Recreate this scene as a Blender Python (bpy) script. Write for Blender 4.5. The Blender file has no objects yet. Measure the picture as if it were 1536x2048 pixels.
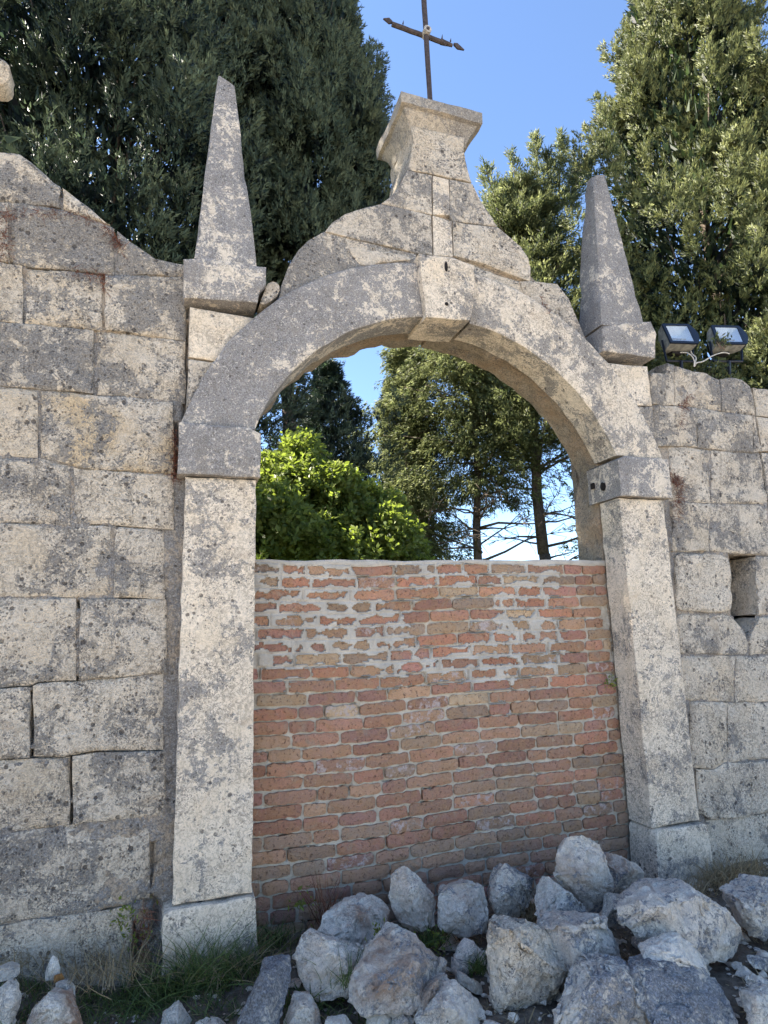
import bpy, bmesh, math, random
import numpy as np
from mathutils import Vector, Matrix, noise
from mathutils.geometry import delaunay_2d_cdt
R_ = random.Random(7)
scene = bpy.context.scene
col = scene.collection
V = Vector

# ------------------------------------------------------------------ camera
F, YAW, PIT, ROL = 1242.1, .3329, .1833, -.0285
CAM = V((-1.4913, -3.0642, 1.5685))
fw = V((math.sin(YAW) * math.cos(PIT), math.cos(YAW) * math.cos(PIT), math.sin(PIT)))
rt = V((math.cos(YAW), -math.sin(YAW), 0)); up = rt.cross(fw)
rt, up = math.cos(ROL) * rt + math.sin(ROL) * up, -math.sin(ROL) * rt + math.cos(ROL) * up
cd = bpy.data.cameras.new('camera'); cam = bpy.data.objects.new('camera', cd); col.objects.link(cam)
cam.matrix_world = Matrix.Translation(CAM) @ Matrix((rt, up, -fw)).transposed().to_4x4()
cd.sensor_fit = 'HORIZONTAL'; cd.sensor_width = 36; cd.lens = F / 1536 * 36
cd.clip_start = .05; cd.clip_end = 3000
scene.camera = cam

# ------------------------------------------------------------------ light
SUN = V((-.60, .24, .765)).normalized()
w = bpy.data.worlds.new("World"); scene.world = w; w.use_nodes = True
nt = w.node_tree; bg = nt.nodes['Background']
sky = nt.nodes.new('ShaderNodeTexSky'); sky.sky_type = 'NISHITA'; sky.sun_disc = False
sky.sun_elevation = math.asin(SUN.z); sky.sun_rotation = math.atan2(SUN.x, SUN.y)
sky.altitude = 0; sky.air_density = .78; sky.dust_density = .05; sky.ozone_density = 3.0
nt.links.new(sky.outputs[0], bg.inputs[0]); bg.inputs[1].default_value = .088
ld = bpy.data.lights.new('sun', 'SUN'); ld.energy = 5.0; ld.angle = math.radians(.5); ld.color = (1, .93, .82)
sun = bpy.data.objects.new('sun', ld); col.objects.link(sun)
sun.rotation_mode = 'QUATERNION'; sun.rotation_quaternion = SUN.to_track_quat('Z', 'Y'); sun.location = (-20, 15, 30)
vs = scene.view_settings; vs.view_transform = 'Standard'; vs.look = 'None'; vs.gamma = 1
vs.use_curve_mapping = False; vs.exposure = 2.27
scene.cycles.max_bounces = 8; scene.cycles.diffuse_bounces = 4

# ------------------------------------------------------------------ helpers
def ray(px, py):
    return fw * F + rt * (px - 768) - up * (py - 1024)
def at(px, py, Y):
    d = ray(px, py); t = (Y - CAM.y) / d.y
    return CAM + d * t
def on_z(px, py, Z):
    d = ray(px, py); t = (Z - CAM.z) / d.z
    return CAM + d * t
def xz(pts, Y):
    return [(q.x, q.z) for q in (at(a, b, Y) for a, b in pts)]

def put(o, label=None, cat=None, group=None, kind=None, color=None):
    if label: o['label'] = label
    if cat: o['category'] = cat
    if group: o['group'] = group
    if kind: o['kind'] = kind
    if color: o.color = color
    return o
def empty(name, loc, label, cat, group=None):
    o = bpy.data.objects.new(name, None); col.objects.link(o); o.location = loc; o.empty_display_size = .1
    return put(o, label, cat, group)
def link(name, me, mat, parent=None, color=(.5, .5, .5, .5), smooth=None):
    if mat: me.materials.append(mat)
    o = bpy.data.objects.new(name, me); col.objects.link(o); o.color = color
    if parent:
        o.parent = parent; o.matrix_parent_inverse = Matrix.Translation(-parent.location)
    if smooth is not None:
        me.shade_smooth()
        if smooth < 179: me.set_sharp_from_angle(angle=math.radians(smooth))
    return o
def fr(x, y, z, s, o=3):
    return noise.fractal(V((x * s, y * s, z * s)), 1.0, 2.1, o)

# ------------------------------------------------------------------ materials
class N:
    def __init__(s, name):
        s.m = bpy.data.materials.new(name); s.m.use_nodes = True; s.t = s.m.node_tree
        s.b = s.t.nodes['Principled BSDF']; s.b.inputs['Specular IOR Level'].default_value = .25
    def n(s, ty, **k):
        q = s.t.nodes.new(ty)
        for a, v in k.items():
            setattr(q, a, v)
        return q
    def l(s, a, b): s.t.links.new(a, b)
    def pos(s):
        return s.n('ShaderNodeNewGeometry').outputs['Position']
    def noise(s, vec, sc, det=4, ro=.55, dis=0):
        q = s.n('ShaderNodeTexNoise'); q.inputs['Scale'].default_value = sc; q.inputs['Detail'].default_value = det
        q.inputs['Roughness'].default_value = ro; q.inputs['Distortion'].default_value = dis
        s.l(vec, q.inputs['Vector']); return q.outputs['Fac']
    def vor(s, vec, sc):
        q = s.n('ShaderNodeTexVoronoi'); q.inputs['Scale'].default_value = sc; s.l(vec, q.inputs['Vector'])
        return q.outputs['Distance'], q.outputs['Color']
    def math(s, op, a, b=None, c=None, clamp=False):
        q = s.n('ShaderNodeMath', operation=op, use_clamp=clamp)
        for i, x in enumerate((a, b, c)):
            if x is None: continue
            if isinstance(x, (int, float)): q.inputs[i].default_value = x
            else: s.l(x, q.inputs[i])
        return q.outputs[0]
    def ramp(s, f, lo, hi, a=0., b=1.):
        q = s.n('ShaderNodeMapRange', interpolation_type='SMOOTHSTEP')
        s.l(f, q.inputs[0])
        for i, x in enumerate((lo, hi, a, b)): 
            if isinstance(x, (int, float)): q.inputs[i + 1].default_value = x
            else: s.l(x, q.inputs[i + 1])
        return q.outputs[0]
    def mix(s, f, a, b, mode='MIX'):
        q = s.n('ShaderNodeMix', data_type='RGBA', blend_type=mode)
        for i, x in ((0, f), (6, a), (7, b)):
            if isinstance(x, (int, float)): q.inputs[i].default_value = x
            elif isinstance(x, tuple): q.inputs[i].default_value = (*x, 1)
            else: s.l(x, q.inputs[i])
        return q.outputs[2]
    def out(s, colr, rough=.9, h=None, st=.5, dist=.01):
        if isinstance(colr, tuple): s.b.inputs['Base Color'].default_value = (*colr, 1)
        else: s.l(colr, s.b.inputs['Base Color'])
        s.b.inputs['Roughness'].default_value = rough
        if h is not None:
            q = s.n('ShaderNodeBump'); q.inputs['Strength'].default_value = st; q.inputs['Distance'].default_value = dist
            s.l(h, q.inputs['Height']); s.l(q.outputs[0], s.b.inputs['Normal'])
        return s.m

def stone_mat(name, cream=(.74, .635, .50), cream2=(.60, .46, .29), grey=(.112, .104, .097), grey2=(.205, .192, .177),
              bias=0., fine=1., pits=1.25, bump=.95, fleck=1., wth=1., white=.55):
    """limestone; object colour R = how much grey patina, G = ochre, B = brightness"""
    s = N(name); p = s.pos()
    oi = s.n('ShaderNodeObjectInfo'); sp = s.n('ShaderNodeSeparateColor'); s.l(oi.outputs['Color'], sp.inputs[0])
    R, G, B = sp.outputs
    sh = s.n('ShaderNodeVectorMath', operation='ADD'); s.l(p, sh.inputs[0]); rv = s.n('ShaderNodeCombineXYZ')
    rnd_ = s.math('MULTIPLY', oi.outputs['Random'], 31.); s.l(rnd_, rv.inputs[0]); s.l(rnd_, rv.inputs[1]); s.l(rv.outputs[0], sh.inputs[1]); pr_ = sh.outputs[0]
    n1 = s.noise(p, 2.6, 4, .6, .4); n2 = s.noise(pr_, 7.5, 8, .70, .8); n3 = s.noise(p, 36, 6, .74, 1.4); n4 = s.noise(p, 150, 3, .6)
    m = s.math('MULTIPLY', n1, .55); m = s.math('MULTIPLY_ADD', n2, .85, m); m = s.math('MULTIPLY_ADD', n3, .75 * fine, m)
    m = s.math('MULTIPLY_ADD', R, .50, m)
    m = s.math('ADD', m, -1.30 - .375 * (fine - 1) + bias)
    mask = s.ramp(m, -.02, .02)
    mask2 = s.ramp(m, .01, .17)
    y = s.math('MULTIPLY', s.ramp(s.noise(p, 5, 5, .6), .40, .66), G, clamp=True)
    cr = s.mix(s.ramp(n2, .3, .7), tuple(c * .84 for c in cream), cream)
    cr = s.mix(y, cr, cream2)
    br = s.ramp(s.noise(p, 7.3, 6, .62, .5), .58, .74, 0., .5)
    cr = s.mix(br, cr, (.36, .26, .17))
    gr = s.mix(mask2, grey2, grey)
    gr = s.mix(s.ramp(n4, .35, .68), gr, tuple(c * 1.45 for c in grey2))
    c = s.mix(s.math('MULTIPLY', mask, .93), cr, gr)
    # small dark lichen flecks everywhere
    dk = s.math('ADD', s.noise(p, 62, 5, .7, 1.6), s.math('MULTIPLY', n1, .22))
    c = s.mix(s.math('MULTIPLY', s.ramp(dk, .640, .675, 0., .75 * fleck), s.ramp(s.noise(pr_, 4.2, 4, .6), .42, .60, .12, 1.)), c, (.11, .10, .095))
    # all-over fine weathering, stronger in some stones
    md = s.noise(sh.outputs[0], 30, 8, .78, 1.8)
    c = s.mix(s.math('MULTIPLY', s.ramp(md, .485, .545, 0., .66 * wth), s.ramp(s.noise(p, 3.4, 3, .6), .3, .6, .45, 1.)), c, tuple(x * .36 for x in cream))
    # run-off streaks
    st_ = s.n('ShaderNodeMapping'); st_.inputs['Scale'].default_value = (15, 15, 1.6); s.l(pr_, st_.inputs['Vector'])
    c = s.mix(s.math('MULTIPLY', s.ramp(s.noise(st_.outputs[0], 1., 5, .6, .3), .54, .74, 0., .45), s.ramp(n1, .40, .58)), c, (.17, .145, .12))
    # white lichen flecks
    fl = s.ramp(s.noise(p, 70, 4, .65, 1.2), .61, .66, 0., white)
    c = s.mix(fl, c, (.62, .56, .48))
    # pits
    d, vc = s.vor(p, 34); d2, vc2 = s.vor(p, 85)
    sv = s.n('ShaderNodeSeparateColor'); s.l(vc, sv.inputs[0]); sv2 = s.n('ShaderNodeSeparateColor'); s.l(vc2, sv2.inputs[0])
    pr = s.ramp(sv.outputs[0], .62, 1., .0, .30 * pits); pr2 = s.ramp(sv2.outputs[0], .55, 1., 0., .34 * pits)
    pit = s.math('MAXIMUM', s.ramp(s.math('SUBTRACT', d, pr), -.05, .04, 1., 0.), s.ramp(s.math('SUBTRACT', d2, pr2), -.05, .05, .85, 0.))
    pz = s.ramp(n2, .42, .56)
    pit = s.math('MULTIPLY', pit, pz)
    c = s.mix(s.math('MULTIPLY', pit, .8), c, (.07, .06, .055))
    fine_ = s.ramp(n4, .2, .8, .86, 1.14)
    bb = s.math('MULTIPLY', fine_, s.math('MULTIPLY_ADD', B, .9, .55))
    cc = s.n('ShaderNodeCombineColor'); [s.l(bb, cc.inputs[i]) for i in range(3)]
    c = s.mix(1., c, cc.outputs[0], 'MULTIPLY')
    h = s.math('MULTIPLY_ADD', n2, 1.2, s.math('MULTIPLY', n3, .8)); h = s.math('MULTIPLY_ADD', n4, .35, h)
    h = s.math('MULTIPLY_ADD', pit, -.9, h); h = s.math('MULTIPLY_ADD', mask, -.18, h)
    return s.out(c, .93, h, bump, .02)

M = {}
M['stone'] = stone_mat('weathered_limestone', bias=-.055)
M['cut'] = stone_mat('dressed_limestone', cream=(.76, .645, .50), bias=-.045, pits=1.15, bump=.45)
M['patina'] = stone_mat('grey_patina_limestone', bias=-.02, fine=1., pits=.8, bump=.4, grey=(.115, .11, .11), grey2=(.19, .183, .18), white=.85, wth=.7)
M['cornice'] = stone_mat('moulded_limestone', cream=(.42, .36, .28), grey=(.13, .12, .11), grey2=(.21, .19, .165), bias=.05, fine=.9, pits=.3, bump=.3)
M['rock'] = stone_mat('broken_limestone', cream=(.84, .745, .62), cream2=(.36, .21, .13), grey=(.12, .122, .13), grey2=(.24, .24, .25), bias=-.11, fine=1., pits=.4, bump=1., fleck=.7, wth=.5, white=.8)
M['rubble'] = stone_mat('rubble_and_old_mortar', cream=(.46, .375, .275), cream2=(.45, .27, .14), grey=(.22, .2, .18), grey2=(.3, .26, .22), bias=-.05, pits=.6, bump=1.)

def mortar_mat(name, a, b, dirt=(.16, .12, .09)):
    s = N(name); p = s.pos(); n1 = s.noise(p, 9, 6, .65); n2 = s.noise(p, 90, 4, .65)
    c = s.mix(s.ramp(n1, .35, .65), a, b); c = s.mix(s.ramp(n2, .55, .75, 0, .5), c, dirt)
    d, _ = s.vor(p, 160)
    c = s.mix(s.ramp(d, .1, .35, .35, 0.), c, tuple(x * .5 for x in a))
    return s.out(c, .95, s.math('MULTIPLY_ADD', n1, .8, n2), .7, .008)
M['mortar_old'] = stone_mat('old_wall_mortar', cream=(.46, .385, .30), cream2=(.42, .30, .19), grey=(.13, .125, .12), grey2=(.22, .21, .2), bias=.02, pits=.8, bump=.8)
M['mortar'] = mortar_mat('brick_mortar', (.50, .45, .37), (.38, .33, .26))
M['cement'] = mortar_mat('cement_smear', (.48, .435, .37), (.37, .335, .285), (.25, .225, .19))

def brick_mat():
    s = N('fired_brick'); p = s.pos(); oi = s.n('ShaderNodeObjectInfo')
    n1 = s.noise(p, 14, 5, .65, .5); n2 = s.noise(p, 60, 5, .7); n3 = s.noise(p, 220, 3, .6)
    c = s.mix(s.ramp(n1, .42, .62, 0., .4), oi.outputs['Color'], (.42, .25, .12))
    c = s.mix(s.ramp(n2, .54, .66, 0., .8), c, (.10, .055, .04))
    c = s.mix(s.ramp(s.noise(p, 33, 6, .7, .6), .60, .72, 0., .6), c, (.58, .46, .34))
    wht = s.math('MULTIPLY', s.ramp(s.noise(p, 26, 6, .75), .50, .60), s.ramp(oi.outputs['Alpha'], .62, 1., 0., .75))
    c = s.mix(wht, c, (.55, .47, .45))
    c = s.mix(s.ramp(n3, .55, .8, 0., .35), c, (.62, .4, .28))
    dk = s.ramp(s.noise(p, 1.1, 3, .5), .35, .7, .0, .3); c = s.mix(dk, c, (.2, .13, .09))
    c = s.mix(s.ramp(s.noise(p, 9, 6, .7, 1.), .55, .68, 0., .4), c, (.34, .29, .22))
    return s.out(c, .92, s.math('MULTIPLY_ADD', n3, .4, s.math('ADD', n1, s.math('MULTIPLY', n2, 1.6))), 1., .012)
M['brick'] = brick_mat()

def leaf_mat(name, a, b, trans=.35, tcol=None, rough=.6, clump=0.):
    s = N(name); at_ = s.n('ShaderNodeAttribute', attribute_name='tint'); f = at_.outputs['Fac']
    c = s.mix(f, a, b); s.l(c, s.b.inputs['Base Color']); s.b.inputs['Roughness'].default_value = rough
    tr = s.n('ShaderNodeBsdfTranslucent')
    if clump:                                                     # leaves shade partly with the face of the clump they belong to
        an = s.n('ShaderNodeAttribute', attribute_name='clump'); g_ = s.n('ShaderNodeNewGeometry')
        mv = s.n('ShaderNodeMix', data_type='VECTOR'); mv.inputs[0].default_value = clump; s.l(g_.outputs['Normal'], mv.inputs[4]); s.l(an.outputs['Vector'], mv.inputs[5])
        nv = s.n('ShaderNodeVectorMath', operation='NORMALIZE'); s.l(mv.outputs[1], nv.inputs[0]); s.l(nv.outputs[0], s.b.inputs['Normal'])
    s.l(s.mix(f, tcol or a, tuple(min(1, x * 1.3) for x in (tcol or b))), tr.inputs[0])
    mx = s.n('ShaderNodeMixShader'); mx.inputs[0].default_value = trans
    s.l(s.b.outputs[0], mx.inputs[1]); s.l(tr.outputs[0], mx.inputs[2])
    s.l(mx.outputs[0], s.t.nodes['Material Output'].inputs[0])
    return s.m
M['cyp_shaded'] = leaf_mat('shaded_cypress_foliage', (.030, .050, .028), (.125, .155, .085), .15, clump=.8)  # shade of the backlit left trees put into the leaf colour
M['cyp_lit'] = leaf_mat('sunlit_cypress_foliage', (.035, .055, .018), (.26, .275, .10), .25, clump=.75)  # sunlight on the right trees put into lighter leaf tips
M['droop'] = leaf_mat('olive_conifer_foliage', (.060, .085, .028), (.27, .29, .115), .32, clump=.7)
M['fir'] = leaf_mat('deep_green_foliage', (.012, .026, .014), (.045, .07, .034), .12, clump=.7)
M['shrub'] = leaf_mat('bright_shrub_leaves', (.06, .09, .02), (.27, .30, .07), .4, (.28, .36, .045), .45, clump=.5)
M['grass'] = leaf_mat('green_grass', (.045, .075, .02), (.15, .19, .06), .3)
M['dry'] = leaf_mat('dry_grass', (.20, .15, .08), (.38, .30, .18), .25)
M['root'] = leaf_mat('dried_red_brown_roots', (.10, .035, .02), (.22, .09, .05), .1)
def flat(name, c, rough=.8, sc=40, var=.35, metal=0.):
    s = N(name); p = s.pos(); n = s.noise(p, sc, 5, .6)
    q = s.mix(s.ramp(n, .3, .7), tuple(x * (1 - var) for x in c), tuple(min(1, x * (1 + var)) for x in c))
    s.b.inputs['Metallic'].default_value = metal
    return s.out(q, rough, n, .4, .005)
M['bark'] = flat('bark', (.13, .10, .075), .95, 18)
M['iron'] = flat('rusty_iron', (.055, .042, .038), .75, 60)
M['galv'] = flat('pale_bolt_metal', (.34, .31, .27), .6, 60)
M['navy'] = flat('dark_blue_black_painted_metal', (.007, .010, .018), .42, 60, .2)
M['grime'] = flat('dusty_lamp_housing', (.20, .19, .16), .6, 30)
M['reflector'] = flat('dulled_aluminium_reflector', (.80, .81, .80), .4, 12, .08, .3)
M['cable'] = flat('pale_cable', (.50, .46, .40), .6)
M['hole'] = flat('dark_hole_shade_and_box', (.015, .012, .011), .9)  # near-black painting the shade inside holes, also colours the junction boxes
M['rust'] = flat('rust_stain', (.34, .16, .05), .9, 90)
g = N('lamp_glass'); g.b.inputs['Transmission Weight'].default_value = 1; g.b.inputs['IOR'].default_value = 1.3
g.b.inputs['Roughness'].default_value = .12; g.b.inputs['Base Color'].default_value = (.9, .95, 1, 1); M['glass'] = g.m

def ground_mat():
    s = N('earth_and_litter'); p = s.pos(); sx = s.n('ShaderNodeSeparateXYZ'); s.l(p, sx.inputs[0])
    n1 = s.noise(p, 1.7, 6, .6); n2 = s.noise(p, 22, 6, .7); n3 = s.noise(p, 110, 4, .6)
    soil = s.mix(s.ramp(n2, .35, .68), (.085, .065, .048), (.20, .165, .125))
    bounce_grav = s.mix(s.ramp(n3, .35, .65), (.48, .43, .36), (.34, .30, .25))
    grn = s.mix(s.ramp(n2, .35, .65), (.05, .075, .025), (.14, .14, .06))
    f = s.ramp(s.math('MULTIPLY_ADD', n1, .8, sx.outputs[1]), -1.5, -.7)          # unseen pale gravel in front, added to bounce sunlight, soil by the wall
    c = s.mix(f, bounce_grav, soil)
    c = s.mix(s.ramp(s.math('MULTIPLY_ADD', n1, 2., sx.outputs[1]), 1.6, 2.2), c, grn)
    return s.out(c, .96, s.math('ADD', n2, n3), 1., .01)
M['ground'] = ground_mat()

# ------------------------------------------------------------------ stone slabs cut to an outline in the wall plane
def resample(poly, step):
    P = [V(q).to_2d() for q in poly]; out = []
    for i, a in enumerate(P):
        b = P[(i + 1) % len(P)]; n = max(1, round((b - a).length / step))
        out += [a.lerp(b, k / n) for k in range(n)]
    return out
def area(P):
    return .5 * sum(P[i].x * P[(i + 1) % len(P)].y - P[(i + 1) % len(P)].x * P[i].y for i in range(len(P)))
def normals2(P):
    n = len(P); o = []
    for i in range(n):
        d = P[(i + 1) % n] - P[i - 1]
        o.append(V((-d.y, d.x)).normalized() if d.length > 1e-9 else V((0, 0)))
    return o                                                   # inward for a counter-clockwise outline
def dist_edges(Q, P):
    """distance of each row of Q to the closed outline P, and inside test"""
    Q = np.asarray(Q); A = np.array([tuple(p) for p in P]); B = np.roll(A, -1, 0); best = np.full(len(Q), 1e9); ins = np.zeros(len(Q), bool)
    for a, b in zip(A, B):
        ab = b - a; L = (ab ** 2).sum() + 1e-12
        t = np.clip(((Q - a) @ ab) / L, 0, 1); best = np.minimum(best, np.hypot(*(Q - a - t[:, None] * ab).T))
        c = (a[1] > Q[:, 1]) != (b[1] > Q[:, 1])
        with np.errstate(all='ignore'):
            ins ^= c & (Q[:, 0] < (b[0] - a[0]) * (Q[:, 1] - a[1]) / (b[1] - a[1] + 1e-15) + a[0])
    return best, ins
def slab(poly, y0, y1, step=.035, gap=.001, wear=.003, relief=.004, bevel=.005, rnd=0, seed=0, tilt=(0, 0), side_noise=None):
    P = resample(poly, step)
    if area(P) < 0: P.reverse()
    for _ in range(rnd):
        P = [P[i] * .5 + (P[i - 1] + P[(i + 1) % len(P)]) * .25 for i in range(len(P))]
    so = seed * 3.17
    nn = normals2(P)
    P = [p + n * (gap + wear * (.35 + fr(p.x, so, p.y, 9, 3)) + wear * 1.2 * max(0, fr(p.x, so + 5, p.y, 3.1, 3) - .15)) for p, n in zip(P, nn)]
    nn = normals2(P); n = len(P)
    pts = list(P)
    sn = relief if side_noise is None else side_noise
    for off in (bevel, bevel * 2.6):
        cand = [p + q * off for p, q in zip(P, nn)]
        d, ins = dist_edges([tuple(c) for c in cand], P)
        pts += [c for c, dd, i in zip(cand, d, ins) if i and dd > off * .8]
    xs = [p.x for p in P]; ys = [p.y for p in P]
    gx = np.arange(min(xs), max(xs), step); gy = np.arange(min(ys), max(ys), step)
    if len(gx) and len(gy):
        G = np.stack(np.meshgrid(gx, gy), -1).reshape(-1, 2)
        rr = np.random.RandomState(seed + 1); G = G + rr.uniform(-.3, .3, G.shape) * step
        d, ins = dist_edges(G, P)
        pts += [V(q) for q in G[ins & (d > bevel * 2.6 + step * .4)]]
    vo, _, fo, ov, _, _ = delaunay_2d_cdt(pts, [(i, (i + 1) % n) for i in range(n)], [], 1, 1e-6)
    d, _ = dist_edges([tuple(v) for v in vo], P)
    src = {}
    for i, o in enumerate(ov):
        for k in o: src[k] = i
    cx, cz = sum(xs) / n, sum(ys) / n
    verts = []
    for v, dd in zip(vo, d):
        e = max(0, 1 - dd / (bevel * 2.6))
        y = y0 + bevel * e * e + relief * (fr(v.x, so, v.y, 7, 4)) + relief * .5 * fr(v.x, so, v.y, 30, 2) + tilt[0] * (v.x - cx) + tilt[1] * (v.y - cz)
        verts.append((v.x, y, v.y))
    faces = [tuple(f) for f in fo]
    rows = max(1, int(round((y1 - y0) / .05)))
    prev = [src[i] for i in range(n)]
    base0 = prev
    for r in range(1, rows + 1):
        t = r / rows; cur = []
        for i, p in enumerate(P):
            y = y0 + bevel + (y1 - y0 - bevel) * t
            q = p - nn[i] * sn * (fr(p.x, y + so, p.y, 8, 3) * 1.3)
            cur.append(len(verts)); verts.append((q.x, y, q.y))
        for i in range(n):
            j = (i + 1) % n
            faces.append((prev[i], prev[j], cur[j], cur[i]))
        prev = cur
    faces.append(tuple(prev))
    me = bpy.data.meshes.new('slab'); me.from_pydata(verts, [], faces)
    bm = bmesh.new(); bm.from_mesh(me); bmesh.ops.recalc_face_normals(bm, faces=bm.faces); bm.to_mesh(me); bm.free()
    return me
_seed = [0]
def stone(name, poly, y0, y1, parent, mat='stone', color=None, **k):
    _seed[0] += 1
    r = random.Random(_seed[0] * 77)
    if color is None: color = (r.uniform(.3, .68), r.uniform(0, .7), r.uniform(.42, .56), 1)
    me = slab(poly, y0, y1, seed=_seed[0], **k)
    return link(name, me, M[mat], parent, color, smooth=50)

# ------------------------------------------------------------------ ground
def rise(x, y):                                                 # rubble and earth bank up at the left end of the wall
    return .13 * max(0, min(1, (-1.62 - x) / .45)) * max(0, min(1, (y + 1.2) / .8))
def build_ground():
    a = np.concatenate([-np.geomspace(900, 5, 18), np.arange(-4.6, 5.4, .06), np.geomspace(5.8, 900, 18)])
    b = np.concatenate([-np.geomspace(900, 3, 18), np.arange(-2.6, 1.2, .06), np.geomspace(1.4, 900, 20)])
    vs_ = []; 
    for y in b:
        for x in a:
            amp = 1 if abs(x) < 5 and -2.7 < y < 1.3 else 0
            z = .12 + amp * (.05 * fr(x, y, 0, 1.3, 3) + .022 * fr(x, y, 3, 7, 3)) - .0 * x
            z -= .07 * max(0, min(1, -(y + .5) / 1.5))
            z += rise(x, y) * amp
            vs_.append((x, y, z))
    na = len(a)
    fs = [(j * na + i, j * na + i + 1, (j + 1) * na + i + 1, (j + 1) * na + i) for j in range(len(b) - 1) for i in range(na - 1)]
    me = bpy.data.meshes.new('ground'); me.from_pydata(vs_, [], fs)
    put(link('ground', me, M['ground'], None, smooth=180), kind='structure', label='dusty earth with litter and small stones in front of the wall')
def gz(x, y):
    return rise(x, y) + .12 + .05 * fr(x, y, 0, 1.3, 3) + .022 * fr(x, y, 3, 7, 3) - .07 * max(0, min(1, -(y + .5) / 1.5))
build_ground()

# ------------------------------------------------------------------ side walls
def interp(line, x):
    for (x0, y0), (x1, y1) in zip(line, line[1:]):
        if x0 <= x <= x1: return y0 + (y1 - y0) * (x - x0) / (x1 - x0 + 1e-9)
    return line[0][1] if x < line[0][0] else line[-1][1]
def cell(top, bot, x0, x1):
    a = x0 if isinstance(x0, tuple) else (x0, x0); b = x1 if isinstance(x1, tuple) else (x1, x1)
    t = [(a[0], interp(top, a[0]))] + [q for q in top if a[0] < q[0] < b[0]] + [(b[0], interp(top, b[0]))]
    u = [(a[1], interp(bot, a[1]))] + [q for q in bot if a[1] < q[0] < b[1]] + [(b[1], interp(bot, b[1]))]
    return t + u[::-1]
WY = .07
def wall_poly(px, side):
    o = []
    for a, b in px:
        q = at(a, b, WY); x = q.x
        if side < 0 and a <= 0: x = -2.66
        if side > 0 and a >= 1536: x = 2.42
        o.append((x, q.z))
    return o
def mortar_field(name, outline, x0, x1, z0, z1, cuts, hole, parent, step=.014):
    """the pointed joints: a relief sheet a little behind the stone faces, with open joints"""
    xs = np.arange(x0, x1, step); zs = np.arange(z0, z1, step)
    X, Z = np.meshgrid(xs, zs); Q = np.stack([X.ravel(), Z.ravel()], -1)
    d, ins = dist_edges(Q, [V(p) for p in outline]); ok = ins & (d > .012)
    Yv = np.array([WY + .013 + .008 * fr(a, 1, b, 6, 3) + .006 * fr(a, 2, b, 40, 2) for a, b in Q])
    for ln, dep in cuts:
        L = [V(at(a, b, WY).xz) for a, b in ln]
        for p, q in zip(L, L[1:]):
            p, q = np.array(p), np.array(q); ab = q - p; t = np.clip(((Q - p) @ ab) / (ab @ ab), 0, 1)
            dd = np.hypot(*(Q - p - t[:, None] * ab).T); Yv += np.where(dd < .011 + .009 * np.sin(Q[:, 0] * 41 + Q[:, 1] * 57) * np.sin(Q[:, 1] * 23 + 1), dep, 0)
    if hole:
        _, hi = dist_edges(Q, [V(p) for p in hole]); Yv = np.where(hi, .50, Yv)
    Yv = np.minimum(Yv, .50 if hole else .34)
    if hole: ok = ok & ~hi
    idx = -np.ones(len(Q), int); idx[ok] = np.arange(ok.sum())
    verts = np.stack([Q[ok, 0], Yv[ok], Q[ok, 1]], -1)
    I = idx.reshape(X.shape); a, b, c, e = I[:-1, :-1], I[:-1, 1:], I[1:, 1:], I[1:, :-1]
    k = (a >= 0) & (b >= 0) & (c >= 0) & (e >= 0)
    f = np.stack([a[k], b[k], c[k], e[k]], -1)
    me = bpy.data.meshes.new(name); me.from_pydata(verts.tolist(), [], f.tolist())
    return link(name, me, M['mortar_old'], parent, smooth=180)

# left wall
LT = [(0, 300), (40, 308), (75, 335), (105, 362), (140, 385), (180, 415), (215, 445), (262, 480), (310, 515), (370, 525)]
J = [LT,
     [(0, 402), (60, 408), (120, 416), (190, 441), (224, 452), (262, 481), (310, 516), (370, 526)],
     [(0, 520), (65, 535), (130, 540), (210, 548), (300, 550), (370, 553)],
     [(0, 648), (100, 650), (190, 660), (250, 665), (370, 682)],
     [(0, 772), (75, 780), (200, 790), (280, 795), (370, 808)],
     [(0, 910), (80, 916), (165, 937), (240, 942), (352, 947)],
     [(0, 1042), (120, 1050), (200, 1050), (285, 1055), (350, 1060)],
     [(0, 1190), (110, 1195), (215, 1195), (332, 1197)],
     [(0, 1374), (62, 1373), (75, 1365), (145, 1362), (230, 1356), (336, 1345)],
     [(0, 1520), (55, 1516), (125, 1515), (190, 1505), (330, 1502)],
     [(0, 1670), (55, 1662), (135, 1652), (260, 1640), (334, 1633)],
     [(0, 1850), (60, 1842), (130, 1832), (200, 1822), (302, 1800)],
     [(0, 2020), (310, 2005)]]
CL = [(0, [0, 122, 222]), (1, [0, 20, 232, 374]), (2, [0, 48, 207, 374]), (3, [0, 190, 374]), (4, [0, 78, 350]), (5, [0, 143, 350]),
      (6, [0, 225, 331]), (7, [0, 155, 336]), (8, [0, 62, 330]), (9, [0, 142, 334]), (10, [0, 302]), (11, [0, 266])]
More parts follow.
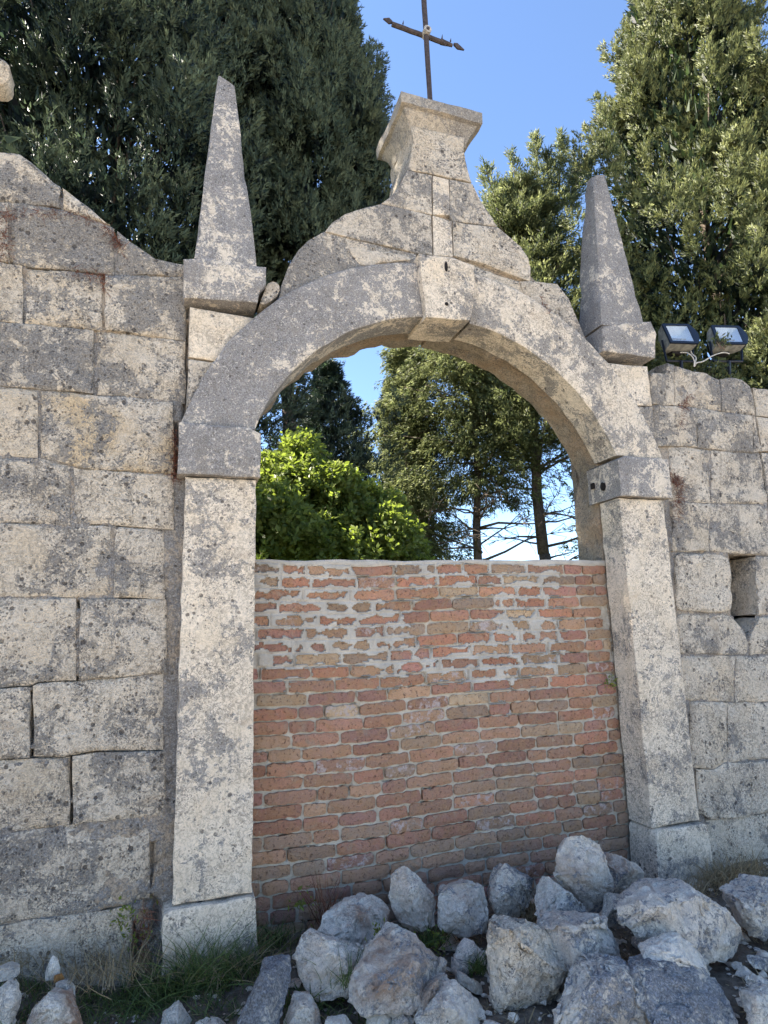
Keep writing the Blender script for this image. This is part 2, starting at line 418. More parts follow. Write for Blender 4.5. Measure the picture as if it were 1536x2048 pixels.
# object colours: grey, ochre, brightness
CC = {(0, 0): (.62, .1, .5), (0, 1): (.45, .3, .52), (1, 1): (.66, .35, .5), (1, 2): (.6, .3, .5), (2, 0): (.4, .5, .5), (2, 1): (.55, .8, .5), (2, 2): (.56, .3, .5),
      (3, 0): (.62, .3, .47), (3, 1): (.5, .5, .5), (4, 0): (.36, .4, .52), (4, 1): (.48, 1.2, .5), (5, 0): (.48, .2, .5), (5, 1): (.45, .2, .52),
      (6, 0): (.42, .3, .5), (6, 1): (.42, .3, .5), (7, 0): (.46, .2, .5), (7, 1): (.5, .2, .5), (8, 0): (.34, .2, .52), (8, 1): (.42, .1, .52),
      (9, 0): (.3, .5, .46), (9, 1): (.5, .3, .5), (10, 0): (.47, .1, .47), (11, 0): (.42, .3, .42)}
LW = empty('stone_wall', (-2.6, .07, .1), 'weathered wall of large pale blocks left of the gateway, its top sloping down to the obelisk', 'wall')
zc = lambda k: at(0, J[k][0][1], WY).z
for k, xs in CL:
    for i, (a, b) in enumerate(zip(xs, xs[1:])):
        c = CC.get((k, i), (.45, .3, .5))
        stone('block', wall_poly(cell(J[k], J[k + 1], a + (2 if i else 0), b - 2), -1), WY + R_.uniform(-.008, .006), .30, LW, color=(*c, 1),
              gap=.001, wear=.006, relief=.013, bevel=.008, tilt=(R_.uniform(-.01, .01), R_.uniform(-.012, .012)))
for q in ([(306, 1645), (333, 1642), (334, 1722), (305, 1724)], [(304, 1730), (334, 1727), (335, 1800), (300, 1800)], [(270, 1812), (306, 1810), (308, 1885), (272, 1890)], [(271, 1895), (308, 1890), (306, 1985), (269, 1990)]):
    stone('small_block', wall_poly(q, -1), WY + .012, .3, LW, mat='rubble', color=(.4, .4, .5, 1), rnd=2, wear=.01, relief=.012)
# the wall goes on outside the picture
def more_wall(parent, x0, x1, zs, top, sgn, back=.3):
    for k, (za, zb) in enumerate(zip(zs, zs[1:])):
        x = x0
        while (x1 - x) * sgn > .05:
            w_ = R_.uniform(.4, .8); nx = x + sgn * w_
            if (x1 - nx) * sgn < .2: nx = x1
            ta, tb = min(za, top(x)), min(za, top(nx))
            if min(ta, tb) > zb + .04:
                stone('block', [(x, ta), (nx, tb), (nx, zb), (x, zb)], WY + R_.uniform(-.008, .006), back, parent, gap=.004, step=.06, wear=.008, relief=.008)
            x = nx
zl = [at(0, 300, WY).z + 1.2, at(0, 300, WY).z + .85, at(0, 300, WY).z + .45] + [zc(k) for k in range(13)]
zl[2] = zc(0) + .32
ltop = lambda x: zc(0) + max(0, (-2.66 - x)) * .9
more_wall(LW, -2.66, -3.0, zl, ltop, -1); more_wall(LW, -3.0, -5.2, zl, lambda x: zc(0) + .1, -1)
ol = [(-5.15, .05), (-5.15, zc(0) + .07), (-3.0, zc(0) + .28), (-2.68, zc(0))] + [(q.x, q.z - .02) for q in (at(a, b, WY) for a, b in LT)] + [(-1.32, 3.2), (-1.32, .05)]
link('core', slab(ol, .28, .5, step=.12, gap=.02, wear=.01), M['rubble'], LW, smooth=50)
cuts = [([(62, 1380), (60, 1512)], .06), ([(10, 1374), (75, 1368), (145, 1363)], .05), ([(142, 1515), (140, 1648)], .05), ([(135, 1652), (150, 1650)], .08),
        ([(0, 1520), (190, 1507)], .03), ([(304, 1690), (300, 1800)], .04), ([(267, 1850), (266, 1975)], .08), ([(372, 560), (371, 845)], .04), ([(352, 850), (352, 950)], .08),
        ([(150, 1210), (165, 1205)], .08), ([(240, 1196), (325, 1200)], .05), ([(340, 683), (370, 690)], .09), ([(6, 1250), (4, 1345)], .08), ([(312, 1800), (309, 1880)], .06),
        ([(100, 417), (190, 440), (222, 452)], .03), ([(20, 522), (210, 549)], .03), ([(145, 1848), (298, 1802)], .03), ([(190, 1050), (285, 1056)], .02), ([(170, 1507), (320, 1503)], .02)]
mortar_field('joint_mortar', ol, -2.66, -1.32, .05, 4., cuts, None, LW)

# right wall
K = [[(1299, 745), (1333, 747), (1336, 724), (1358, 732), (1388, 740), (1418, 745), (1443, 757), (1458, 754), (1488, 757), (1536, 775)],
     [(1303, 809), (1358, 811), (1443, 822), (1470, 826), (1536, 835)],
     [(1308, 893), (1368, 893), (1488, 905), (1536, 905)],
     [(1340, 1003), (1413, 1006), (1536, 1008)],
     [(1345, 1103), (1423, 1103), (1478, 1108), (1536, 1112)],
     [(1350, 1224), (1458, 1228), (1536, 1230)],
     [(1355, 1310), (1500, 1312), (1536, 1312)],
     [(1370, 1402), (1455, 1405), (1536, 1408)],
     [(1388, 1537), (1430, 1537), (1455, 1525), (1536, 1522)],
     [(1403, 1628), (1418, 1641), (1488, 1634), (1536, 1625)],
     [(1412, 1800), (1536, 1790)]]
CR = [(0, [1301, 1350, 1444, 1536]), (1, [1304, 1395, 1508, 1536]), (2, [1340, 1423, 1536]), (3, [1345, 1420, 1536]),
      (6, [1364, 1473, 1536]), (7, [1382, 1456, 1536]), (8, [1392, 1502, 1536]), (9, [1416, 1536])]
RC = {(0, 0): (.62, .2, .5), (0, 1): (.5, .6, .5), (0, 2): (.56, .2, .5), (1, 0): (.6, .3, .5), (1, 1): (.56, .3, .5), (2, 0): (.46, .2, .5), (2, 1): (.45, .2, .5),
      (3, 0): (.4, .3, .52), (3, 1): (.52, .1, .5), (6, 0): (.3, .5, .54), (6, 1): (.36, .2, .52), (7, 0): (.28, .4, .55), (7, 1): (.33, .2, .54), (8, 0): (.3, .2, .55), (8, 1): (.36, .2, .52), (9, 0): (.26, .3, .52)}
RW = empty('stone_wall', (2.3, .07, .1), 'weathered pale stone wall right of the gateway with a dark hole in it', 'wall')
kw = dict(gap=.001, wear=.006, relief=.013, bevel=.008)
for k, xs in CR:
    for i, (a, b) in enumerate(zip(xs, xs[1:])):
        stone('block', wall_poly(cell(K[k], K[k + 1], a, b), 1), WY + R_.uniform(-.008, .006), .72, RW, color=(*RC.get((k, i), (.45, .3, .5)), 1), **kw)
stone('block', wall_poly([(1350, 1106), (1440, 1108), (1459, 1116), (1464, 1160), (1462, 1222), (1440, 1226), (1352, 1222)], 1), WY - .012, .72, RW, color=(.30, .2, .55, 1), rnd=2, **kw)
stone('block', wall_poly([(1512, 1112), (1536, 1113), (1536, 1230), (1519, 1230)], 1), WY, .72, RW, color=(.45, .2, .5, 1), **kw)
stone('block', wall_poly([(1353, 1228), (1462, 1230), (1480, 1245), (1497, 1275), (1500, 1310), (1357, 1308)], 1), WY, .72, RW, color=(.46, .2, .5, 1), rnd=2, **kw)
stone('block', wall_poly([(1518, 1234), (1536, 1234), (1536, 1310), (1504, 1310), (1500, 1278)], 1), WY, .72, RW, color=(.4, .2, .52, 1), **kw)
stone('small_block', wall_poly([(1468, 1205), (1478, 1195), (1486, 1222), (1488, 1245), (1474, 1235)], 1), WY + .2, .72, RW, mat='rubble', color=(.4, .2, .45, 1), rnd=2, wear=.012, relief=.02)
zk = lambda k: at(1536, K[k][-1][1], WY).z
more_wall(RW, 2.42, 5.6, [zk(k) for k in range(11)], lambda x: zk(0) + .02 * math.sin(x * 5), 1, .72)
orr = [(5.55, .0), (5.55, zk(0) - .04)] + [(2.3, zk(0) - .03)] + [(q.x, q.z - .02) for q in (at(a, b, WY) for a, b in K[0][::-1])] + [(1.32, 3.1), (1.32, .0)]
link('core', slab(orr, .725, .78, step=.12, gap=.02, wear=.01), M['rubble'], RW, smooth=50)
cr = [([(1455, 1405), (1458, 1520)], .02), ([(1400, 1537), (1432, 1537), (1455, 1525)], .05), ([(1302, 815), (1310, 900)], .03), ([(1358, 893), (1370, 894)], .04), ([(1418, 1641), (1490, 1634)], .04), ([(1345, 1003), (1340, 990)], .02)]
mortar_field('joint_mortar', orr, 1.32, 2.42, .05, 3.6, cr, [tuple(at(a, b, WY).xz) for a, b in [(1461, 1108), (1512, 1108), (1516, 1225), (1497, 1280), (1468, 1228)]], RW)

# pier just outside the left edge, its cap reaching into the picture
PR = empty('gate_pier', (-3.0, .2, .1), 'pale stone pier at the left edge, only its rounded cap showing high up', 'pier')
q = at(24, 150, .05)
stone('shaft', [(-3.3, 1.), (-2.78, 1.), (-2.78, q.z - .06), (-3.3, q.z - .06)], .02, .48, PR, step=.06)
stone('cap', [(-3.5, q.z - .07), (q.x - .07, q.z - .07), (q.x - .005, q.z - .05), (q.x, q.z + .03), (q.x - .02, q.z + .08), (q.x - .06, q.z + .105), (-3.5, q.z + .11)], .05, .17, PR, color=(.35, .7, .55, 1), rnd=2, wear=.012, relief=.015)

# ------------------------------------------------------------------ gateway
GW = empty('stone_gateway', (0, .2, .1), 'round-arched stone gateway with keystone and curved gable, bricked up in its lower half', 'gateway')
RC_, RI, RO = 2.15, 1.187, 1.533
def arc(r, a0, a1, n):
    return [(r * math.cos(math.radians(a0 + (a1 - a0) * i / n)), RC_ + r * math.sin(math.radians(a0 + (a1 - a0) * i / n))) for i in range(n + 1)]
zs_, zi_ = 2.312, 2.574
for s in (-1, 1):
    mir = (lambda P: P) if s > 0 else (lambda P: [(-x, z) for x, z in P])
    stone('base_block', mir([(1.07, .0), (1.48, .0), (1.482, .415), (1.085 if s < 0 else 1.098, .418)]), -.028, .19, GW, mat='cut', color=(.40 if s < 0 else .36, .2, .5, 1), wear=.008, rnd=1, relief=.006)
    stone('pilaster_shaft', mir([(1.1, .42), (1.444, .42), (1.444, zs_), (1.1, zs_)]), 0, .19, GW, mat='cut', color=(.42 if s < 0 else .42, .35, .54, 1), wear=.005, relief=.004, gap=.002)
    stone('impost', mir([(1.083, zs_), (1.482, zs_), (1.482, zi_ - .002), (1.14, zi_), (1.083, zi_ - .03)]), -.038, .275, GW, mat='patina', color=(.58, .1, .46, 1), wear=.004, relief=.003, gap=.002)
    a0 = math.degrees(math.asin((zi_ - RC_) / RI)); a0o = math.degrees(math.asin((zi_ - RC_) / RO))
    ak, ako = (97.2, 96.2) if s < 0 else (83.2, 83.4)
    if s < 0: ak, ako = 180 - ak, 180 - ako
    stone('arch_stone', mir(arc(RI, a0, ak, 34) + arc(RO, ako, a0o, 34)), .0, .22, GW, mat='patina' if s < 0 else 'cut',
          color=(.66, .1, .48, 1) if s < 0 else (.50, .2, .5, 1), step=.04, wear=.005, relief=.005, gap=.002, side_noise=.004)
    # stones between arch and plinth
    zt = 3.215
    b0, b1 = math.degrees(math.asin((2.9 - RC_) / RO)), math.degrees(math.asin((zt - RC_) / RO))
    stone('spandrel_stone', mir([(1.446, 2.94), (1.446, zt)] + arc(RO - .02, b1, b0 + 1.8, 8)), .028 if s < 0 else .012, .24, GW, mat='cut', color=(.30, .5, .52, 1), rnd=0, wear=.003)
    stone('spandrel_stone', mir([(1.446, 2.6), (1.446, 2.935)] + arc(RO - .02, b0 + 1.6, a0o + .5, 8)), .03 if s < 0 else .012, .24, GW, mat='stone', color=(.5, .3, .5, 1), rnd=0, wear=.003)
GY = .03
def gs(name, px, y=GY, c=(.5, .3, .5, 1), y1=.42, mat='stone', **k):
    k = {**dict(gap=0, wear=.0015, bevel=.0035), **k}
    return stone(name, xz(px, y), y, y1, GW, mat=mat, color=c, **k)
gs('gable_stone', [(562, 572), (578, 529), (597, 500), (617, 480), (648, 463), (700, 476), (770, 493), (832, 507), (838, 530), (757, 533), (679, 546), (630, 566), (590, 588), (556, 610)], c=(.62, .3, .5, 1))
gs('gable_stone', [(664, 445), (691, 427), (727, 416), (763, 407), (863, 430), (866, 509), (835, 506), (780, 493), (700, 475), (650, 463)], y=.022, c=(.57, .2, .5, 1))
gs('gable_stone', [(906, 443), (996, 454), (1020, 474), (1041, 492), (1057, 515), (1061, 535), (1061, 562), (1020, 548), (970, 527), (908, 511)], y=.018, c=(.36, .4, .54, 1))
gs('gable_stone', [(866, 430), (904, 443), (906, 513), (868, 510)], y=.023, c=(.42, .3, .52, 1), mat='cut')
gs('gable_stone', [(814, 340), (864, 350), (864, 429), (763, 407), (784, 391), (799, 370)], y=.02, c=(.5, .2, .52, 1))
gs('gable_stone', [(866, 350), (898, 358), (900, 430), (866, 428)], y=.022, c=(.44, .4, .52, 1), mat='cut')
gs('gable_stone', [(900, 358), (946, 368), (960, 397), (978, 424), (996, 453), (906, 442), (900, 430)], y=.02, c=(.48, .2, .52, 1))
gs('pedestal_block', [(823, 250), (929, 275), (929, 295), (932, 320), (946, 367), (900, 357), (865, 349), (814, 339), (821, 318), (827, 285)], y=.02, c=(.44, .5, .5, 1), wear=.006)
gs('keystone', [(838, 506), (868, 510), (906, 513), (950, 530), (949, 600), (940, 641), (852, 634), (845, 580)], y=-.055, y1=.24, c=(.40, .4, .53, 1), mat='cut', wear=.006)
gs('gable_stone', [(948, 532), (1003, 550), (1038, 562), (1070, 600), (1020, 585), (948, 560)], y=.032, c=(.45, .3, .5, 1), wear=.01, mat='stone')
gs('gable_stone', [(1040, 563), (1063, 562), (1115, 567), (1138, 597), (1160, 648), (1179, 692), (1150, 690), (1090, 640), (1050, 590)], y=.02, c=(.48, .3, .46, 1))
gs('rubble_stone', [(527, 560), (545, 556), (562, 562), (563, 582), (545, 606), (520, 618), (512, 606), (530, 585)], y=.012, c=(.30, .5, .52, 1), mat='stone', rnd=2, wear=.012)
gs('rubble_stone', [(690, 490), (760, 500), (826, 512), (830, 524), (790, 525), (757, 527), (722, 536), (708, 520)], y=.024, c=(.24, .3, .54, 1), y1=.1, mat='stone', rnd=2, wear=.012, relief=.01)
# back of the gateway: rougher arch of rubble behind the dressed one
def Lpoly(s):
    o = arc(1.205, a0 - 4, 90, 30)
    return [(s * x, z) for x, z in [(1.1 + .0, .05), (1.1, 2.3), (1.125, 2.5)] + o + [(0, 3.62), (.5, 3.58), (.95, 3.3), (1.4, 2.95), (1.42, .05)]]
for s in (-1, 1):
    stone('back_arch', Lpoly(s), .215, .45, GW, mat='rubble', color=(.36, .5, .45, 1), step=.045, rnd=1, wear=.014, relief=.014, gap=0, side_noise=.016)
stone('gable_core', xz([(600, 530), (660, 470), (770, 430), (825, 345), (835, 300), (920, 300), (935, 360), (975, 450), (1050, 540), (1120, 600), (950, 600), (700, 580)], .04), .045, .4, GW, mat='rubble', color=(.4, .3, .45, 1), gap=0)
# moulded cap of the pedestal: square in plan, three steps of profile
def cap():
    bm = bmesh.new(); yc = .215
    f = lambda a, b, y: at(a, b, y)
    TL, TR = f(802, 182, -.035), f(965, 226, -.035); zt = (TL.z + TR.z) / 2; cx = (TL.x + TR.x) / 2 - .0; hw = (TR.x - TL.x) / 2
    prof = [(zt + .0, hw), (zt - .075, hw - .002), (zt - .082, hw - .028), (zt - .10, hw - .036), (zt - .135, hw - .062), (zt - .18, hw - .078), (zt - .205, hw - .083), (zt - .21, hw - .098), (zt - .235, hw - .10)]
    hy0 = yc + .035; rings = []
    for z, h in prof:
        hy = hy0 - (hw - h)
        ring = []
        for (sx, sy), (tx, ty) in zip([(-1, -1), (1, -1), (1, 1), (-1, 1)], [(1, -1), (1, 1), (-1, 1), (-1, -1)]):
            for i in range(14):
                t = i / 14; x = cx + h * (sx + (tx - sx) * t); y = yc + hy * (sy + (ty - sy) * t)
                k = fr(x, y, z, 7, 3) * .010 + max(0, fr(x, y, z, 3, 2) - .2) * .03
                if sy == 1 and tx < 0 and ty < 0 and t < .25: k -= .0
                d = V((x - cx, y - yc)).normalized()
                ring.append(bm.verts.new((x - d.x * k, y - d.y * k, z + fr(x, y, z + 9, 5, 2) * .006)))
        rings.append(ring)
    for a, b in zip(rings, rings[1:]):
        for i in range(56): bm.faces.new((a[i], a[(i + 1) % 56], b[(i + 1) % 56], b[i]))
    bm.faces.new(rings[0]); bm.faces.new(rings[-1])
    bmesh.ops.recalc_face_normals(bm, faces=bm.faces)
    me = bpy.data.meshes.new('pedestal_cap'); bm.to_mesh(me); bm.free()
    link('pedestal_cap', me, M['cornice'], GW, (.42, .1, .48, 1), smooth=28)
    return cx, zt
cx_, capz = cap()
def box(bm, c, s, rot=None, jit=0):
    r = bmesh.ops.create_cube(bm, size=1)['verts']
    for v in r:
        v.co = V((v.co.x * s[0], v.co.y * s[1], v.co.z * s[2])) + V([R_.uniform(-jit, jit) for _ in range(3)])
        if rot: v.co = rot @ v.co
        v.co += V(c)
    return r
def obj(name, bm, mat, parent=None, smooth=30, color=(.5, .5, .5, 1)):
    me = bpy.data.meshes.new(name); bmesh.ops.recalc_face_normals(bm, faces=bm.faces); bm.to_mesh(me); bm.free()
    return link(name, me, M[mat], parent, color, smooth)
# dark stubs painting the shade inside holes in the right impost, nail hole with rust run on the keystone
bm = bmesh.new(); q = at(1181, 968, .24); box(bm, (1.0795, .215, q.z - .02), (.012, .028, .038)); obj('dark_hole_stub', bm, 'hole', GW)
bm = bmesh.new(); bmesh.ops.create_cone(bm, cap_ends=True, segments=12, radius1=.02, radius2=.018, depth=.012)
for v in bm.verts: v.co = V((1.0795 + v.co.z, .115 + v.co.x, 2.405 + v.co.y * 1.4))
obj('dark_hole_stub', bm, 'hole', GW)
for (a, b, s1, s2, m_) in ((893, 532, .011, .035, 'hole'), (894, 607, .012, .012, 'hole')):
    bm = bmesh.new(); q = at(a, b, -.06); bmesh.ops.create_icosphere(bm, subdivisions=2, radius=1)
    for v in bm.verts: v.co = V((q.x + v.co.x * s1, -.055 + v.co.y * .006, q.z + v.co.z * s2))
    obj('nail_hole', bm, m_, GW, 180)

# obelisks
def tube(name, bm, mat, parent, **k): return obj(name, bm, mat, parent, **k)
def frustum(name, parent, front0, front1, ya0, ya1, yb0, yb1, color, mat, nseg=14, jit=.004):
    """front0 = (left,right) x,z at the foot; front1 the same at the tip"""
    bm = bmesh.new(); rows = []
    m = 6
    for k in range(nseg + 1):
        t = k / nseg; ring = []
        L = V(front0[0]).lerp(V(front1[0]), t); Rr = V(front0[1]).lerp(V(front1[1]), t); ya = ya0 + (ya1 - ya0) * t; yb = yb0 + (yb1 - yb0) * t
        cs = [V((L.x, ya, L.y)), V((Rr.x, ya, Rr.y)), V((Rr.x, yb, Rr.y)), V((L.x, yb, L.y))]
        cen = sum(cs, V((0, 0, 0))) / 4
        for i in range(4):
            for j in range(m):
                p = cs[i].lerp(cs[(i + 1) % 4], j / m); e = 1 if j else 1.0
                d = (p - cen); d.z = 0; d.normalize()
                chip = max(0, fr(p.x * 1.3, p.y, p.z, 6, 3) - .12) * (.06 if j == 0 else .010)
                ring.append(bm.verts.new(p - d * (jit * fr(p.x, p.y, p.z, 11, 3) + chip + (.003 if j == 0 else 0))))
        rows.append(ring)
    n = 4 * m
    for a, b in zip(rows, rows[1:]):
        for i in range(n): bm.faces.new((a[i], a[(i + 1) % n], b[(i + 1) % n], b[i]))
    bm.faces.new(rows[0]); bm.faces.new(rows[-1])
    return obj(name, bm, mat, parent, 35, color)
def obelisk(px_sh, px_pl, label, cs, yt=.075):
    q = [at(*p, -.02) for p in px_pl]
    o = empty('obelisk', ((q[0].x + q[2].x) / 2, .1, q[3].z), label, 'obelisk', 'obelisks on the shoulders of the gateway')
    stone('plinth', [(p.x, p.z) for p in q], -.02, .27, o, mat='patina', color=cs[0], wear=.006, relief=.004)
    b = [at(*p, -.02) for p in px_sh[:2]]; t = [at(*p, yt) for p in px_sh[2:]]
    b = [V((p.x, p.z)) for p in b]; zb = (b[0].y + b[1].y) / 2 - .02; b[0].y = b[1].y = zb
    frustum('shaft', o, b, [(p.x, p.z) for p in t], -.02, yt, .25, yt + .09, cs[1], 'patina')
obelisk([(388, 512), (516, 530), (436, 149), (470, 172)], [(365, 516), (400, 514), (533, 533), (533, 568), (521, 580), (516, 605), (366, 596)],
        'tall grey stone obelisk with a broken tip on the left shoulder of the gateway', ((.62, .2, .5, 1), (.66, .1, .46, 1)))
obelisk([(1204, 660), (1289, 640), (1186, 350), (1210, 350)], [(1203, 652), (1230, 648), (1303, 642), (1315, 668), (1311, 716), (1206, 702)],
        'tall grey stone obelisk on the right shoulder of the gateway beside the floodlights', ((.58, .2, .46, 1), (.72, .1, .40, 1)))

# iron cross
def rod(bm, a, b, r0, r1, seg=8, sub=1, wob=0.):
    a, b = V(a), V(b); d = b - a; q = d.to_track_quat('Z', 'Y'); rows = []
    for k in range(sub + 1):
        t = k / sub; c = a.lerp(b, t); r = r0 + (r1 - r0) * t
        if wob and 0 < k < sub: c = c + V([R_.uniform(-wob, wob) for _ in range(3)])
        rows.append([bm.verts.new(c + q @ V((r * math.cos(i / seg * math.tau), r * math.sin(i / seg * math.tau), 0))) for i in range(seg)])
    for A, B in zip(rows, rows[1:]):
        for i in range(seg): bm.faces.new((A[i], A[(i + 1) % seg], B[(i + 1) % seg], B[i]))
    bm.faces.new(rows[0]); bm.faces.new(rows[-1])
YC = .2
cb, cc_, ct = at(861, 200, YC), at(852, 66, YC), at(844, -60, YC)
CX = empty('iron_cross', (cb.x, YC, capz), 'thin rusty iron cross standing on the stone pedestal against the sky', 'cross')
bm = bmesh.new(); rod(bm, (cb.x, YC, capz - .03), cc_, .017, .019, 8, 6, .001); rod(bm, cc_, ct, .019, .02, 8, 5, .001); obj('upright', bm, 'iron', CX)
ar, al = at(907, 86, YC), at(786, 43, YC)
bm = bmesh.new(); rod(bm, al + V((0, .02, 0)), at(885, 79, YC) + V((0, .02, 0)), .016, .016, 8, 8, .0015); rod(bm, at(884, 78, YC) + V((0, .02, 0)), ar + V((0, .02, 0)), .02, .011, 8, 3, .002)
for a, b, l in ((884, 77, .035), (901, 83, .03), (889, 85, -.03), (806, 48, .03)):
    p = at(a, b, YC); rod(bm, p, p + V((.005, 0, l)), .006, .001, 5)
obj('crossbar', bm, 'iron', CX)
for a, b in (((908, 87), (929, 99)), ((785, 43), (767, 36))):
    bm = bmesh.new(); p, q = at(*a, YC + .02), at(*b, YC + .02); mid = p.lerp(q, .35); u = V((0, 0, .022))
    vs4 = [bm.verts.new(x) for x in (p - u * .3, mid - u, q, mid + u, p + u * .3)]; vs5 = [bm.verts.new(v.co + V((0, .012, 0))) for v in vs4]
    bm.faces.new(vs4); bm.faces.new(vs5[::-1])
    for i in range(5): bm.faces.new((vs4[i], vs4[(i + 1) % 5], vs5[(i + 1) % 5], vs5[i]))
    obj('spear_tip', bm, 'iron', CX)
bm = bmesh.new(); rod(bm, cc_ + V((0, -.035, 0)), cc_ + V((0, .03, 0)), .027, .027, 14); bs = obj('boss', bm, 'galv', CX)
bm = bmesh.new(); rod(bm, cc_ + V((0, -.041, 0)), cc_ + V((0, -.03, 0)), .011, .013, 8); obj('bolt', bm, 'iron', bs)

# ------------------------------------------------------------------ brick infill
BY = .2
BW = empty('brick_wall', (0, BY, .1), 'orange and brown brick wall with smeared cement joints filling the lower half of the arch', 'brick wall')
zt_ = at(700, 1126, BY).z; zb_ = .08; ROWH = .0665
rows = int((zt_ - zb_) / ROWH) + 1
rb = random.Random(21)
PAL = [(.44, .205, .12), (.42, .165, .095), (.40, .205, .125), (.31, .135, .09), (.34, .225, .135), (.44, .255, .15), (.39, .175, .11), (.33, .155, .12), (.48, .34, .21), (.40, .18, .115), (.36, .185, .12), (.29, .20, .14), (.37, .155, .12)]
BR = []
for r in range(rows):
    z1 = zt_ - r * ROWH; x = -1.12 - rb.uniform(0, .24)
    # a straight joint separates the narrower bonding by the right jamb in the upper half
    while x < 1.12:
        u = rb.random(); L = .245 if u < .62 else (.205 if u < .75 else (.12 if u < .86 else .165))
        L += rb.uniform(-.012, .012); 
        if x > .72: L = rb.choice([.12, .15, .2, .23])
        a, b = max(x, -1.11), min(x + L, 1.105)
        if b - a > .045:
            BR.append((a, b, z1 - ROWH + .0055 + rb.uniform(-.002, .002), z1 - .0055 + rb.uniform(-.002, .002), r))
        x += L + rb.uniform(.009, .016)
def smear(x, z):
    """where grey cement was smeared over the joints"""
    up_ = (z - (1.20 - .05 * x) + .30 * fr(x, 55, z, 1.6, 3)) / .22
    rightlim = (.80 - x) / .06
    return max(0, min(1, up_)) * max(0, min(1, rightlim)) * max(.0, min(1, 1.1 + 1.9 * fr(x, 77, z, 2.2, 3)))
def wav(x):
    return .006 * math.sin(x * 2.3) + .004 * math.sin(x * 5.1 + 1)
for (a, b, c, d, r) in BR:
    L, H = b - a, d - c; D = .1; bm = bmesh.new()
    nx = max(4, int(L / .016)); sd = rb.uniform(0, 99); y0 = BY + rb.uniform(-.004, .004); rot = rb.uniform(-.012, .012)
    grid = []
    for j in range(6):
        row = []
        for i in range(nx + 1):
            u, v = i / nx, j / 5
            x, z = a + L * u, c + H * v
            eu, ev = min(u, 1 - u) * L, min(v, 1 - v) * H
            y = y0 + .005 * math.exp(-eu / .004) + .004 * math.exp(-ev / .004) + .007 * fr(x, sd, z, 22, 3) + .003 * fr(x, sd, z, 75, 2)
            cr_ = (1 if (i in (0, nx)) else 0) * (1 if j in (0, 5) else 0)
            x += (.003 if cr_ else 0) * (1 if i == 0 else -1) + .006 * fr(x + sd, 3, z, 26, 2); z += (.004 if cr_ else 0) * (1 if j == 0 else -1) + .006 * fr(x + sd, 7, z, 24, 2) + .0035 * fr(x, 3 + sd, z, 70, 2)
            z += (x - (a + b) / 2) * rot + wav(x)
            row.append(bm.verts.new((x, y, z)))
        grid.append(row)
    for j in range(5):
        for i in range(nx): bm.faces.new((grid[j][i], grid[j][i + 1], grid[j + 1][i + 1], grid[j + 1][i]))
    loop = grid[0] + [grid[j][-1] for j in range(1, 6)] + grid[5][-2::-1] + [grid[j][0] for j in range(4, 0, -1)]
    back = [bm.verts.new((v.co.x, BY + D, v.co.z)) for v in loop]
    for i in range(len(loop)):
        j = (i + 1) % len(loop); bm.faces.new((loop[i], back[i], back[j], loop[j]))
    bm.faces.new(back)
    base_dust = (.46, .38, .30)
    t = max(0, min(1, (1.15 - d) / .5)) if rb.random() < .7 else 0
    base = rb.choice(PAL); k = rb.uniform(.88, 1.30)
    tgt = rb.choice([(.36, .185, .12), (.33, .14, .09), (.40, .215, .13), (.30, .19, .13)])
    cl = tuple(((p * (1 - t) + q * t) * .84 + du * .16) * k for p, q, du in zip(base, tgt, base_dust))
    al = 1. if rb.random() < .08 or (.85 < d < 1.2 and -.5 < a < .3 and rb.random() < .35) else rb.uniform(.3, .72)
    obj('brick', bm, 'brick', BW, 40, (*cl, al))
